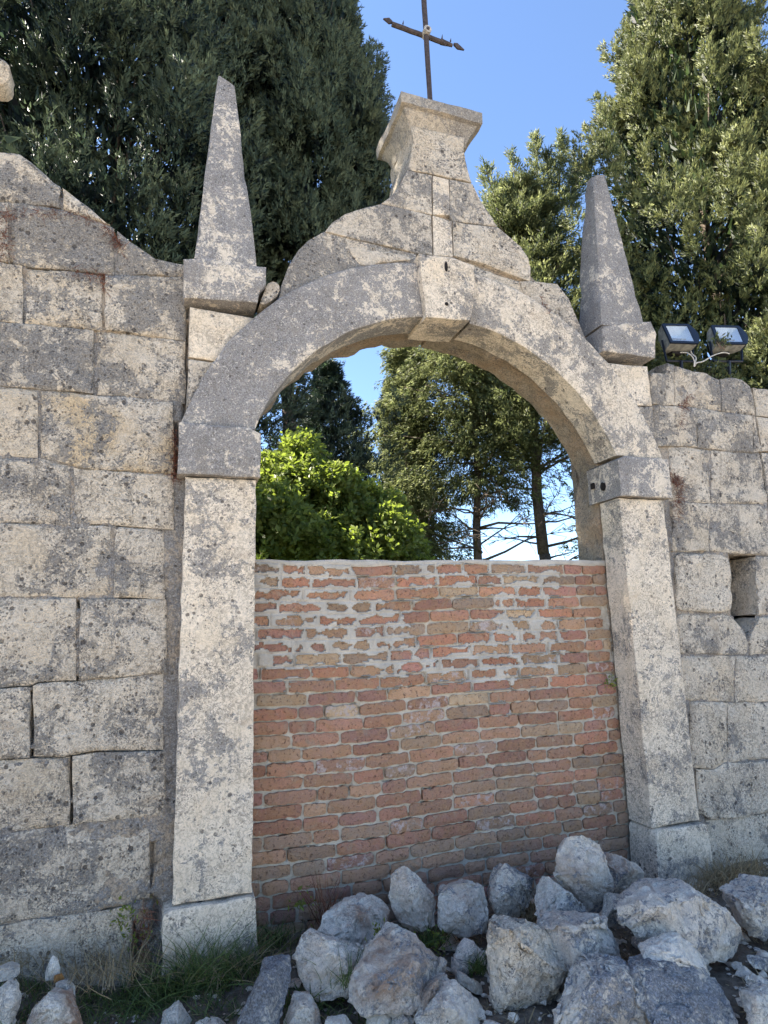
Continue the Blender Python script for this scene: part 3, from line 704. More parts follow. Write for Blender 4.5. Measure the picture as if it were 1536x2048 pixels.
def brick_mortar():
    st = .0065; xs = np.arange(-1.13, 1.125, st); zs = np.arange(.05, zt_ + .004, st); X, Z = np.meshgrid(xs, zs)
    Zw = Z - .006 * np.sin(X * 2.3) - .004 * np.sin(X * 5.1 + 1)
    inside = np.full(X.shape, -1.)
    for (a, b, c, d, r) in BR:
        i0, i1 = np.searchsorted(xs, [a - .01, b + .01]); j0, j1 = np.searchsorted(zs, [c - .025, d + .025])
        x, z = X[j0:j1, i0:i1], Zw[j0:j1, i0:i1]
        dd = np.minimum(np.minimum(x - a, b - x), np.minimum(z - c, d - z)); inside[j0:j1, i0:i1] = np.maximum(inside[j0:j1, i0:i1], dd)
    Yv = np.zeros(X.shape); keep = inside < .031
    for j in range(X.shape[0]):
        for i in range(X.shape[1]):
            if not keep[j, i]: 
                Yv[j, i] = BY + .03; continue
            x, z, dd = X[j, i], Z[j, i], inside[j, i]
            s = smear(x, z); n = fr(x, 4, z, 13, 3); n2 = fr(x, 8, z, 45, 2)
            reach = (.006 + .042 * max(0, n + .10) + .007 * n2) * s
            rec = BY + (.015 + .005 * n2) * (1 - s) + (.002 + .003 * n2) * s + max(0, fr(x, 31, z, 9, 2) - .32) * .12 * (1 - s)
            if dd > 0:
                prou = BY - .0085 + .003 * n2
                t = (reach - dd) / .004
                Yv[j, i] = prou if t > 0 else BY + .014
            else: Yv[j, i] = rec if s < .5 or dd < -.006 else BY - .003 + .003 * n2
    idx = np.arange(X.size).reshape(X.shape)
    kk = keep[:-1, :-1] | keep[1:, :-1] | keep[:-1, 1:] | keep[1:, 1:]
    f = np.stack([idx[:-1, :-1][kk], idx[:-1, 1:][kk], idx[1:, 1:][kk], idx[1:, :-1][kk]], -1)
    sm = np.array([[smear(x, z) for x in xs] for z in zs])[:-1, :-1][kk]
    me = bpy.data.meshes.new('joint_mortar')
    used = np.unique(f); remap = -np.ones(X.size, int); remap[used] = np.arange(len(used))
    vv = np.stack([X.ravel(), Yv.ravel(), Z.ravel()], -1)[used]
    me.from_pydata(vv.tolist(), [], remap[f].tolist())
    me.materials.append(M['mortar']); me.materials.append(M['cement'])
    me.polygons.foreach_set('material_index', (sm > .3).astype(np.int32))
    link('joint_mortar', me, None, BW, smooth=60)
brick_mortar()
bm = bmesh.new(); box(bm, (0, BY + .09, zt_ / 2 + .02), (2.22, .12, zt_ - .06)); obj('core', bm, 'mortar', BW)
top = [(x, zt_ + .022 + .006 * math.sin(x * 2.3) + .006 * fr(x, 2, 0, 4, 3) + .004 * math.sin(x * 9)) for x in np.arange(-1.12, 1.13, .05)]
me = slab([(-1.12, zt_ - .012)] + [(-1.12, top[0][1])] + top + [(1.12, top[-1][1]), (1.12, zt_ - .012)] + [(x, zt_ - .010 + .006 * math.sin(x * 17) + wav(x)) for x in np.arange(1.07, -1.1, -.05)], BY - .006, BY + .16, step=.03, gap=0, wear=.004, relief=.006, bevel=.005, rnd=0, seed=5)
link('cement_capping', me, M['cement'], BW, smooth=50)

# ------------------------------------------------------------------ floodlights on the right wall
def floodlight(px, label, yt):
    """px: the outer corners of the face, traced at its real distance"""
    Y0 = .12
    TL, TR = at(*px[0], yt + .10), at(*px[1], yt + .10); BR_, BL = at(*px[2], yt), at(*px[3], yt)
    o = empty('floodlight', ((TL.x + TR.x) / 2, yt + .15, BL.z - .12), label, 'floodlight', 'floodlights on the wall beside the right obelisk')
    nrm = ((TR - TL).cross(BL - TL)).normalized()
    if nrm.y > 0: nrm = -nrm
    back = -nrm
    def fq(pts, inset, dep):
        c = sum(pts, V((0, 0, 0))) / 4
        return [p.lerp(c, inset) + back * dep for p in pts]
    Q = [TL, TR, BR_, BL]
    def prism(layers, name, mat, capA=True, capB=True, smooth=25, par=None):
        bm = bmesh.new(); rr = [[bm.verts.new(p) for p in l] for l in layers]
        for a, b in zip(rr, rr[1:]):
            for i in range(4): bm.faces.new((a[i], a[(i + 1) % 4], b[(i + 1) % 4], b[i]))
        if capA: bm.faces.new(rr[0])
        if capB: bm.faces.new(rr[-1])
        return obj(name, bm, mat, par or o, smooth)
    # frame as a ring
    fm = prism([fq(Q, .0, .012), fq(Q, .0, 0), fq(Q, .20, 0), fq(Q, .22, .012)], 'frame', 'navy', False, False)
    prism([fq(Q, .02, .012), fq(Q, .06, .07), fq(Q, .30, .12)], 'housing', 'grime', False, True)
    rf = prism([fq(Q, .21, .006), fq(Q, .55, .065)], 'reflector', 'reflector', False, True)
    prism([fq(Q, .205, .003), fq(Q, .205, .006)], 'glass', 'glass', par=fm)
    bm = bmesh.new(); c = [p for p in fq(Q, .5, .035)]; rod(bm, (c[0] + c[3]) / 2 * .5 + (c[3]) * .5, (c[1] + c[2]) / 2 * .5 + c[2] * .5, .006, .006, 8); obj('bulb', bm, 'cable', rf)
    # curved cheek on the right, fork bracket, junction box
    bm = bmesh.new(); ed = (TR - BR_); out = (TR - TL).normalized(); arcp = []
    for i in range(9):
        t = i / 8; arcp.append(TR.lerp(BR_, t) + out * (.045 * math.sin(t * math.pi) + .004) + back * .004)
    fa = [bm.verts.new(p) for p in arcp]; fb = [bm.verts.new(p + back * .05) for p in arcp]
    ia = [bm.verts.new(TR.lerp(BR_, i / 8) + back * .002) for i in range(9)]
    for i in range(8): bm.faces.new((fa[i], fa[i + 1], fb[i + 1], fb[i])); bm.faces.new((ia[i], ia[i + 1], fa[i + 1], fa[i]))
    obj('side_cheek', bm, 'navy', fm)
    bm = bmesh.new(); c = fq(Q, .0, .05); lo = (BL + BR_) / 2 + back * .06 + V((0, 0, -.085))
    for p, q in ((c[0].lerp(c[3], .6) - out * .012, BL + back * .07 + V((0, 0, -.08))), (c[1].lerp(c[2], .6) + out * .012, BR_ + back * .07 + V((0, 0, -.08))), (BL + back * .07 + V((0, 0, -.08)), BR_ + back * .07 + V((0, 0, -.08)))):
        rod(bm, p, q, .008, .008, 6)
    rod(bm, lo, lo + V((0, .02, -.20)), .011, .011, 8)
    obj('bracket', bm, 'navy', o)
    bm = bmesh.new(); box(bm, fq(Q, .5, .09)[3].lerp(fq(Q, .5, .09)[2], .4) + V((0, 0, -.035)), (.085, .05, .04)); obj('junction_box', bm, 'hole', o)
    return o
def zz(a, b): return (1280 + a / 6, 600 + b / 6)
floodlight([zz(265, 282), zz(590, 287), zz(700, 520), zz(370, 508)], 'dark blue floodlight nearest the right obelisk on the wall', .13)
floodlight([zz(855, 300), zz(1190, 308), zz(1285, 526), zz(935, 520)], 'dark floodlight farther right on the wall, leaves in front of its face', .13)
def cable(name, pts, label, Y):
    bm = bmesh.new(); P = [at(*zz(a, b), y) for a, b, y in pts]
    cp = []
    for i in range(len(P) - 1):
        p0, p1, p2, p3 = P[max(0, i - 1)], P[i], P[i + 1], P[min(len(P) - 1, i + 2)]
        for k in range(5):
            t = k / 5; cp.append(.5 * ((2 * p1) + (p2 - p0) * t + (2 * p0 - 5 * p1 + 4 * p2 - p3) * t * t + (3 * p1 - 3 * p2 + p3 - p0) * t ** 3))
    cp.append(P[-1])
    for a, b in zip(cp, cp[1:]): rod(bm, a, b, .0045, .0045, 6)
    put(obj(name, bm, 'cable', None, 180), label, 'cable')
cable('cable', [(480, 630, .2), (560, 635, .17), (620, 670, .14), (650, 730, .13), (650, 800, .13)], 'pale cable curling down from the left floodlight', .15)
cable('cable', [(600, 570, .22), (620, 640, .18), (670, 690, .15), (660, 760, .14), (655, 800, .15)], 'second pale cable dropping steeply behind the left floodlight', .15)
cable('cable', [(1070, 645, .2), (1000, 630, .17), (880, 665, .15), (760, 735, .13), (680, 755, .14), (660, 790, .15)], 'pale cable running from the right floodlight back to the wall top', .15)

# ------------------------------------------------------------------ rocks
def rock(name, px, zb, label, color, deep=.8, lean=.25, rng=None, ysh=0., mat='rock', ridge=None, rough=1.):
    rg = random.Random(len(label) * 31 + int(px[0][0]))
    xs = [p[0] for p in px]; ys = [p[1] for p in px]; bx = (min(xs) + max(xs)) / 2; by = max(ys)
    yb = on_z(bx, min(by, 2120), zb).y + ysh
    q0 = at(min(xs), by, yb); q1 = at(max(xs), by, yb); wd = (q1.x - q0.x); ht = at(bx, min(ys), yb).z - at(bx, by, yb).z
    D = deep * min(wd, ht * 1.1)
    Yc = yb + D * .35
    Yc = min(Yc, (BY if 530 < bx < 1240 else 0) - .04 - D * .38 - lean * ht * .5)
    pts = []
    cx0, cy0 = sum(xs) / len(xs), sum(ys) / len(ys); hh = max(ys) - min(ys)
    for a, b in px:
        Y = Yc + lean * ht * ((cy0 - b) / hh) + rg.uniform(-.08, .08) * D
        pts.append(at(a, b, Y))
    cen = sum(pts, V((0, 0, 0))) / len(pts)
    fr_ = ridge or [(cx0 + rg.uniform(-.2, .2) * (max(xs) - min(xs)), cy0 + rg.uniform(-.3, .2) * hh) for _ in range(3)]
    for a, b in fr_: pts.append(at(a, b, Yc - D * rg.uniform(.38, .5)))
    for p in pts[:len(px)]:
        pts.append(V((cen.x + (p.x - cen.x) * .72, p.y + D * rg.uniform(.35, .5), cen.z + (p.z - cen.z) * .78)))
        if rg.random() < .5: pts.append(V((cen.x + (p.x - cen.x) * .80, p.y - D * rg.uniform(.2, .33), cen.z + (p.z - cen.z) * .78)))
    bm = bmesh.new(); vv = [bm.verts.new(p) for p in pts]
    r = bmesh.ops.convex_hull(bm, input=vv)
    bmesh.ops.delete(bm, geom=[v for v in bm.verts if not v.link_faces], context='VERTS')
    size = max(wd, ht)
    for _ in range(9):                                          # fracture planes
        d = V((rg.uniform(-1, 1), rg.uniform(-1.1, .2), rg.uniform(-.5, 1.1))).normalized()
        mx = max(v.co.dot(d) for v in bm.verts) - size * rg.uniform(.012, .06)
        g = bmesh.ops.bisect_plane(bm, geom=bm.verts[:] + bm.edges[:] + bm.faces[:], plane_co=d * mx, plane_no=d, clear_outer=True)
        es = [e for e in g['geom_cut'] if isinstance(e, bmesh.types.BMEdge)]
        if es: bmesh.ops.contextual_create(bm, geom=es)
    bmesh.ops.bevel(bm, geom=list(bm.edges), offset=size * .010, segments=1, affect='EDGES', profile=.6)
    bmesh.ops.triangulate(bm, faces=bm.faces)
    for _ in range(5):
        es = [e for e in bm.edges if e.calc_length() > max(.016, size * .055)]
        if not es: break
        bmesh.ops.subdivide_edges(bm, edges=es, cuts=1)
        bmesh.ops.triangulate(bm, faces=bm.faces)
    bm.normal_update(); so = rg.uniform(0, 50)
    mv = []
    for v in bm.verts:
        p = v.co; s = 1 / size
        n = fr(p.x + so, p.y, p.z, 2.2 * s, 3) * .020 + fr(p.x, p.y + so, p.z, 9 * s, 4) * .026
        cell_ = noise.cell(V(((p.x + so), p.y, p.z)) * (5.5 * s)) * .010
        ri = abs(fr(p.x, p.y, p.z + so, 4 * s, 3)); n -= .03 * max(0, .12 - ri) / .12
        mv.append(v.normal * (n + cell_ - .012) * size * rough)
    for v, d in zip(bm.verts, mv): v.co += d
    bmesh.ops.translate(bm, verts=bm.verts, vec=-V((cen.x, cen.y, cen.z)))
    me = bpy.data.meshes.new(name); bm.to_mesh(me); bm.free()
    o = link(name, me, M[mat], None, color, smooth=20); o.location = cen
    return put(o, label, 'stone')
W = lambda r, g_, b: (r, g_, b, 1)
ROCKS = [
 ([(630, 1866), (644, 1829), (692, 1798), (746, 1789), (775, 1807), (786, 1837), (779, 1865), (750, 1895), (710, 1905), (650, 1895)], .17, 'rounded white-topped stone with a brown face against the brick wall, behind the forked pair', W(.35, 1.0, .52), .8, .5),
 ([(808, 1731), (834, 1746), (856, 1775), (874, 1789), (868, 1829), (859, 1870), (834, 1868), (790, 1845), (777, 1793), (781, 1749)], .17, 'tall pointed pale stone leaning on the bricks, leftmost upright one', W(.33, .5, .56), .7, .2),
 ([(881, 1782), (914, 1771), (943, 1756), (965, 1764), (969, 1804), (976, 1829), (972, 1866), (914, 1880), (874, 1860), (874, 1807)], .17, 'squarish grey stone with a rusty spot, second along the brick wall', W(.52, .5, .44), .8, .2),
 ([(1009, 1725), (1016, 1736), (1046, 1744), (1069, 1759), (1069, 1789), (1054, 1832), (1016, 1844), (990, 1836), (977, 1800), (982, 1770), (994, 1747)], .19, 'lumpy dark grey stone with a small nub on top, third along the brick wall', W(.62, .1, .42), .8, .2),
 ([(1099, 1753), (1114, 1759), (1140, 1785), (1176, 1826), (1175, 1850), (1080, 1860), (1069, 1815), (1076, 1785)], .2, 'smooth bluish triangular stone below the tall upright boulder', W(.42, 0, .52), .7, .5),
 ([(1204, 1701), (1234, 1710), (1252, 1721), (1275, 1725), (1288, 1744), (1279, 1775), (1256, 1795), (1215, 1795), (1205, 1740)], .2, 'ochre-brown stone tucked behind the tall boulder beside the right pilaster', W(.40, 1.0, .44), .8, .2),
 ([(1136, 1671), (1170, 1667), (1192, 1676), (1204, 1699), (1215, 1729), (1219, 1770), (1215, 1807), (1196, 1830), (1174, 1826), (1147, 1785), (1110, 1751), (1114, 1710)], .24, 'tall grey-brown boulder standing on end, highest of the pile', W(.5, .5, .44), .7, .15),
 ([(1219, 1785), (1252, 1789), (1262, 1815), (1240, 1860), (1204, 1850)], .2, 'small pale stone wedged left of the largest boulder', W(.36, .4, .5), .8, .3),
 ([(1271, 1781), (1297, 1766), (1339, 1764), (1391, 1761), (1429, 1785), (1477, 1822), (1483, 1875), (1470, 1918), (1429, 1935), (1372, 1930), (1279, 1901), (1245, 1852), (1228, 1811)], .16, 'largest boulder, bluish grey and squarish, at the foot of the right pilaster', W(.5, .2, .5), .7, .6),
 ([(1084, 1834), (1129, 1828), (1200, 1830), (1234, 1841), (1252, 1875), (1264, 1920), (1230, 1950), (1170, 1965), (1130, 1957), (1110, 1901), (1080, 1849)], .16, 'flat-topped grey boulder in the middle of the pile behind the lichen-spotted block', W(.46, .4, .47), .7, .5),
 ([(1466, 1789), (1485, 1770), (1536, 1751), (1568, 1770), (1585, 1864), (1536, 1885), (1496, 1874), (1485, 1845), (1481, 1819)], .14, 'bluish stone cut by the right edge beside the dry grass', W(.5, .1, .5), .8, .5),
 ([(932, 1877), (947, 1880), (969, 1906), (974, 1930), (932, 1936), (903, 1922)], .14, 'small bright white chip of stone left of the lichen-spotted block', W(.12, 0, .68), .9, .4),
 ([(903, 1915), (940, 1925), (947, 1940), (925, 1955), (900, 1948)], .14, 'small grey stone just under the bright white chip', W(.5, .1, .5), .9, .4),
 ([(615, 1862), (644, 1873), (673, 1884), (706, 1899), (743, 1902), (740, 1935), (715, 1975), (692, 1996), (622, 2000), (597, 1957), (588, 1910), (600, 1877)], .13, 'large smooth whitish stone, left half of the forked pair', W(.32, .4, .54), .7, .5),
 ([(746, 1895), (801, 1846), (841, 1877), (888, 1917), (894, 1935), (867, 1968), (834, 2005), (786, 2040), (750, 2044), (710, 2029), (692, 1997), (699, 1957), (732, 1917)], .13, 'large ridged stone with a red-brown face, right half of the forked pair', W(.42, .85, .48), .75, .5),
 ([(531, 1917), (582, 1908), (586, 1939), (575, 1983), (549, 2075), (462, 2075), (506, 1975)], .1, 'long dark grey slab lying on the grass left of the pile', W(1.0, 0, .30), .45, .9),
 ([(892, 1946), (900, 1961), (865, 2001), (832, 2040), (822, 2030), (837, 1990), (867, 1961)], .13, 'narrow ochre stone lying slantwise behind the white wedge', W(.38, .9, .5), .8, .4),
 ([(910, 1939), (950, 1961), (969, 1972), (965, 1990), (943, 1985), (910, 1960)], .13, 'thin brownish sliver between the white wedge and the lichen-spotted block', W(.4, .6, .46), .8, .4),
 ([(977, 1841), (1001, 1833), (1054, 1839), (1069, 1851), (1091, 1852), (1110, 1871), (1140, 1905), (1144, 1942), (1146, 2010), (1072, 2024), (1016, 2037), (986, 2034), (977, 1976), (971, 1901)], .10, 'large block speckled with black lichen, upright in the front of the pile', W(.50, .4, .56), .7, .15),
 ([(1286, 1901), (1316, 1882), (1369, 1866), (1384, 1882), (1414, 1935), (1420, 1970), (1335, 1960), (1290, 1930)], .20, 'stone with a broken white rim, just in front of the largest boulder', W(.2, .1, .66), .8, .4),
 ([(1192, 1912), (1222, 1907), (1256, 1916), (1275, 1957), (1290, 1990), (1310, 2040), (1315, 2085), (1130, 2085), (1110, 2040), (1147, 2005), (1151, 1965), (1170, 1942)], .1, 'wide grey-blue boulder at the bottom, right of the lichen-spotted block', W(.58, .2, .5), .7, .6),
 ([(1270, 1925), (1335, 1912), (1410, 1935), (1451, 1976), (1474, 2032), (1478, 2085), (1312, 2085), (1262, 1990), (1258, 1945)], .1, 'broad dark slab-like boulder in the lower right corner of the pile', W(.66, .1, .46), .7, .7),
 ([(1492, 1914), (1520, 1908), (1560, 1920), (1560, 1948), (1510, 1944)], .12, 'small flat bluish stone on the ground at the right edge', W(.5, 0, .48), .8, .7),
 ([(1480, 1985), (1536, 1968), (1600, 1990), (1600, 2070), (1500, 2070)], .1, 'flat pale stone in the bottom right corner of the picture', W(.35, 0, .5), .7, .8),
 ([(586, 1988), (622, 1988), (644, 2023), (652, 2075), (555, 2075)], .1, 'small tan stone beside the dark grey slab', W(.3, 1.0, .5), .8, .4),
 ([(907, 1957), (950, 1990), (976, 2012), (982, 2085), (850, 2085), (826, 2040), (863, 2012), (885, 1983)], .1, 'sharp white wedge-shaped stone at the bottom, left of the lichen-spotted block', W(.25, .3, .62), .75, .4),
 ([(739, 2018), (754, 2012), (783, 2032), (785, 2080), (725, 2080)], .1, 'small pale blue stone at the bottom edge under the ridged brown one', W(.34, 0, .56), .8, .4),
 ([(801, 2017), (826, 2041), (838, 2080), (775, 2080), (785, 2035)], .1, 'small pointed yellowish stone at the bottom edge beside the white wedge', W(.25, .7, .52), .8, .4),
 ([(650, 2040), (692, 2032), (712, 2055), (716, 2085), (640, 2085)], .1, 'low whitish stone at the bottom edge beside the small tan one', W(.26, .2, .58), .8, .4),
 ([(-14, 1938), (22, 1925), (42, 1931), (40, 1950), (18, 1960), (-14, 1966)], .25, 'flat grey-green stone at the left edge, topmost there', W(.5, .2, .48), .8, .7),
 ([(0, 1978), (22, 1957), (36, 1963), (42, 1992), (36, 2040), (18, 2075), (-40, 2075), (-30, 2000)], .2, 'pale bluish stone in the lower left corner, cut by the edge', W(.3, 0, .56), .8, .4),
 ([(94, 1926), (106, 1910), (117, 1919), (122, 1948), (117, 1962), (88, 1962)], .25, 'small white pointed stone standing by the foot of the left wall', W(.05, 0, .74), .9, .1),
 ([(109, 1968), (135, 1961), (151, 1972), (150, 2000), (113, 1990)], .23, 'small grey stone behind the white and rusty one on the left', W(.5, .1, .5), .9, .4),
 ([(98, 1982), (146, 1990), (153, 2008), (160, 2030), (175, 2080), (45, 2080), (60, 2019), (80, 1997)], .18, 'chunky white stone with rusty patches at the lower left', W(.15, 1.2, .64), .8, .4),
 ([(321, 2028), (357, 2003), (368, 2015), (388, 2045), (375, 2075), (318, 2075)], .1, 'small grey-white stone in the grass, left of the dark slab', W(.4, .3, .54), .8, .4),
 ([(388, 2046), (434, 2035), (462, 2055), (455, 2085), (380, 2085)], .1, 'low white stone in the grass at the bottom edge near the slab', W(.2, .1, .62), .8, .5),
]
for i, (px, zb, lab, c, dp, ln) in enumerate(ROCKS):
    rock('boulder' if (max(p[0] for p in px) - min(p[0] for p in px)) > 95 else 'stone', px, zb, lab, c, dp, ln, rough=.7 if 'slab lying' in lab else 1., mat='stone' if 'speckled' in lab else 'rock')
put(rock('brick_fragment', [(108, 1952), (125, 1946), (130, 1960), (118, 1970), (106, 1966)], .25, 'small red brick fragment beside the white pointed stone', W(.3, .5, .5), .9, .2, mat='rust'), cat='brick fragment')

def scatter_pebbles():
    rr = np.random.RandomState(5); verts = []; faces = []
    def peb(x, y, s):
        b = len(verts); z = gz(x, y) + s * .25
        base = [(1, 0, 0), (-1, 0, 0), (0, 1, 0), (0, -1, 0), (0, 0, 1), (0, 0, -1), (.6, .6, .5), (-.6, .5, .5), (.5, -.6, .55), (-.5, -.6, .4)]
        a = rr.uniform(0, 6.28); sc = s * rr.uniform(.6, 1.3, 3) * (1, 1, .6)
        bm = bmesh.new()
        for q in base:
            q = np.array(q) * rr.uniform(.75, 1.2) * sc; bm.verts.new((x + q[0] * math.cos(a) - q[1] * math.sin(a), y + q[0] * math.sin(a) + q[1] * math.cos(a), z + q[2]))
        bmesh.ops.convex_hull(bm, input=bm.verts); bm.verts.index_update()
        verts.extend([tuple(v.co) for v in bm.verts]); faces.extend([tuple(b + v.index for v in f.verts) for f in bm.faces]); bm.free()
    for _ in range(2600):
        x, y = rr.uniform(-3, 3.2), rr.uniform(-1.6, .05)
        peb(x, y, rr.choice([.006, .01, .016, .028], p=[.4, .35, .2, .05]))
    for _ in range(120):
        x, y = rr.uniform(-1.0, 1.6), rr.uniform(-1.0, 0); peb(x, y, rr.uniform(.03, .055))
    me = bpy.data.meshes.new('pebbles'); me.from_pydata(verts, [], faces)
    put(link('pebbles', me, M['rock'], None, (.3, .3, .55, 1)), 'scattered chips and pebbles of pale stone on the earth', 'pebbles', kind='stuff')
scatter_pebbles()

# ------------------------------------------------------------------ leaves and blades, as one mesh per plant
def unit(a): return a / (np.linalg.norm(a, axis=-1, keepdims=True) + 1e-9)
def leaf_mesh(name, C, D, L, Wd, tint, mat, parent=None, rng=None, fold=0., CN=None, tri=False):
    """pointed leaves: base C, direction D, length L, width Wd; CN = outward direction of the clump"""
    n = len(C); rng = rng or np.random.RandomState(1)
    side = unit(np.cross(D, rng.normal(size=(n, 3))))
    L = L[:, None]; Wd = Wd[:, None]; up_ = np.cross(side, D)
    if tri: v = np.stack([C + side * Wd * .55, C + D * L, C - side * Wd * .55], 1)
    else: v = np.stack([C, C + D * L * .45 + side * Wd * .5 + up_ * Wd * fold, C + D * L, C + D * L * .45 - side * Wd * .5 + up_ * Wd * fold], 1)
    k = v.shape[1]; v = v.reshape(-1, 3)
    me = bpy.data.meshes.new(name); me.vertices.add(k * n); me.vertices.foreach_set('co', v.astype(np.float32).ravel())
    me.loops.add(k * n); me.loops.foreach_set('vertex_index', np.arange(k * n, dtype=np.int32))
    me.polygons.add(n); me.polygons.foreach_set('loop_start', np.arange(0, k * n, k, dtype=np.int32)); me.polygons.foreach_set('loop_total', np.full(n, k, np.int32))
    a = me.attributes.new('tint', 'FLOAT', 'POINT'); a.data.foreach_set('value', np.repeat(tint, k).astype(np.float32))
    if CN is None: CN = D
    a = me.attributes.new('clump', 'FLOAT_VECTOR', 'POINT'); a.data.foreach_set('vector', np.repeat(CN, k, 0).astype(np.float32).ravel())
    me.update()
    return link(name, me, M[mat], parent)
def branch_mesh(name, segs, mat, parent, seg=6):
    bm = bmesh.new()
    for a, b, r0, r1 in segs: rod(bm, a, b, r0, r1, seg)
    return obj(name, bm, mat, parent, 180)
def trunk_line(base, top, r, n=8, wob=.12, rg=None):
    rg = rg or R_; P = [V(base).lerp(V(top), i / n) + V((rg.uniform(-wob, wob), rg.uniform(-wob, wob), 0)) * (1 if i else 0) for i in range(n + 1)]
    return [(P[i], P[i + 1], r * (1 - i / n * .8), r * (1 - (i + 1) / n * .8)) for i in range(n)]

def tufts(rng, P, A, size, nleaf, leafL, leafW, spread=.5):
    """nleaf blades round each tuft centre P growing along A"""
    n = len(P); m = nleaf
    base = np.repeat(P, m, 0); ax = np.repeat(A, m, 0); sz = np.repeat(size, m)[:, None]
    u = rng.uniform(-.5, .5, (n * m, 1)); rad = unit(rng.normal(size=(n * m, 3))) * (rng.uniform(0, 1, (n * m, 1)) ** .5)
    C = base + ax * u * sz + rad * sz * .36 * (1 - .55 * (u + .5))
    D = unit(ax * 1.0 + rad * spread + rng.normal(size=(n * m, 3)) * .28)
    L = rng.uniform(.7, 1.3, n * m) * leafL; Wd = rng.uniform(.7, 1.3, n * m) * leafW
    t = np.clip(np.repeat(rng.uniform(.1, .7, n), m) + rng.uniform(-.2, .3, n * m) + .25 * (u[:, 0]), 0, 1)
    tufts.n = unit(rad * .8 + ax * .5)
    return C, D, L, Wd, t
def cypress(name, label, cx, cy, z0, z1, rmax, mat, seed, nplume, leaf=.075, wid=.022, ntuft=26, nleaf=16, shape=None, view=True, group='cypresses behind the wall', lean=.25, inner=9000, ztop=99., tuft_size=.17, plume=(.35, .9), trunk_x=0.):
    rng = np.random.RandomState(seed)
    o = empty(name, (cx, cy, .1), label, 'cypress tree', group)
    prof = shape or (lambda t: np.clip(np.minimum((t / .10) ** .6, 1) * (1 - t ** 3.2) ** .8, .02, 1))
    # plumes: upright pointed masses on the crown's surface
    tv = min(1, (ztop - z0) / (z1 - z0)); t = rng.uniform(0, 1, nplume); t = np.where(rng.uniform(0, 1, nplume) < (.86 if tv < 1 else 1), t * tv, tv + t * (1 - tv)) ; th = rng.uniform(0, 2 * np.pi, nplume)
    if view:   # a few more on the side that is seen
        k = rng.uniform(0, 1, nplume) < .72; th = np.where(k, rng.uniform(.92 * np.pi, 1.95 * np.pi, nplume), th)
    z = z0 + (z1 - z0) * t
    lob = 1 + .13 * np.sin(th * 3 + seed + z * .9) + .10 * np.sin(th * 8 + z * 2.3 + seed) + .07 * np.sin(z * 4.1 + th * 2)
    r = rmax * prof(t) * lob * rng.uniform(.80, 1.03, nplume) * np.array([1 + .42 * fr(math.cos(a) * 1.3 + seed, math.sin(a) * 1.3, b * .5, 1., 2) for a, b in zip(th, z)])
    pc = np.stack([cx + r * np.cos(th), cy + r * np.sin(th), z], -1)
    out = np.stack([np.cos(th), np.sin(th), np.zeros(nplume)], -1)
    pa = unit(out * lean + np.array([0, 0, 1.]) + rng.normal(size=(nplume, 3)) * .12)
    pl = rng.uniform(*plume, nplume) * (1.2 - .5 * t); pr = pl * rng.uniform(.26, .36, nplume)
    m = ntuft; u = rng.uniform(-.5, .5, (nplume * m)); ph = rng.uniform(0, 2 * np.pi, nplume * m)
    PA = np.repeat(pa, m, 0); e1 = unit(np.cross(PA, [0.3, .9, .1])); e2 = np.cross(PA, e1)
    rr = np.repeat(pr, m) * np.sqrt(np.clip(1 - (u + .5) ** 1.6, 0, 1)) * rng.uniform(.55, 1.1, nplume * m)
    dirr = e1 * np.cos(ph)[:, None] + e2 * np.sin(ph)[:, None]
    P = np.repeat(pc, m, 0) + PA * (u * np.repeat(pl, m))[:, None] + dirr * rr[:, None]
    A = unit(PA * .9 + dirr * .75 + rng.normal(size=P.shape) * .15)
    s = rng.uniform(.7, 1.25, len(P)) * tuft_size
    C, D, L, Wd, tt = tufts(rng, P, A, s, nleaf, leaf, wid)
    tt = np.clip(tt + np.repeat(np.repeat(rng.uniform(-.15, .25, nplume), m), nleaf), 0, 1)
    CN = unit(tufts.n * .75 + np.repeat(dirr, nleaf, 0) * .9 + np.repeat(np.repeat(out, m, 0), nleaf, 0) * .35 + np.array([0, 0, .15]))
    # inner mass
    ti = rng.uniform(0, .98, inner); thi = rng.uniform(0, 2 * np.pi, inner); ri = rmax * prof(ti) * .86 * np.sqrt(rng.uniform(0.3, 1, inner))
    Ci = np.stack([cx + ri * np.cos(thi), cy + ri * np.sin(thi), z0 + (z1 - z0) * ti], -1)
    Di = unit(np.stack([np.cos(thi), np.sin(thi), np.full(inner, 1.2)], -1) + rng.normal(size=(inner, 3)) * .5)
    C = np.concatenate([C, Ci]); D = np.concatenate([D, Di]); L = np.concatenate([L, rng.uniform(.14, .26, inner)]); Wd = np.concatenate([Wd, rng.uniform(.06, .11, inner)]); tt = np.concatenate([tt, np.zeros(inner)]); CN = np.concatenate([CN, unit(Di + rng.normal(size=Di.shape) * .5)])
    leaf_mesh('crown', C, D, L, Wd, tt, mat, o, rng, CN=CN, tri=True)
    rg = random.Random(seed); segs = trunk_line((cx + trunk_x, cy, .0), (cx, cy, z0 + (z1 - z0) * .9), .2, rg=rg)
    for _ in range(46):
        tz = rg.uniform(.02, .8); zz_ = z0 + (z1 - z0) * tz; a = rg.uniform(math.pi, math.tau) if view else rg.uniform(0, math.tau); rl = rmax * float(prof(np.array(tz))) * .85
        p0 = V((cx, cy, zz_)); p1 = p0 + V((math.cos(a) * rl * .55, math.sin(a) * rl * .55, .35 * rl)); p2 = p0 + V((math.cos(a) * rl, math.sin(a) * rl, 1.1 * rl))
        segs += [(p0, p1, .045, .03), (p1, p2, .03, .01)]
    branch_mesh('trunk', segs, 'bark', o)
    return o

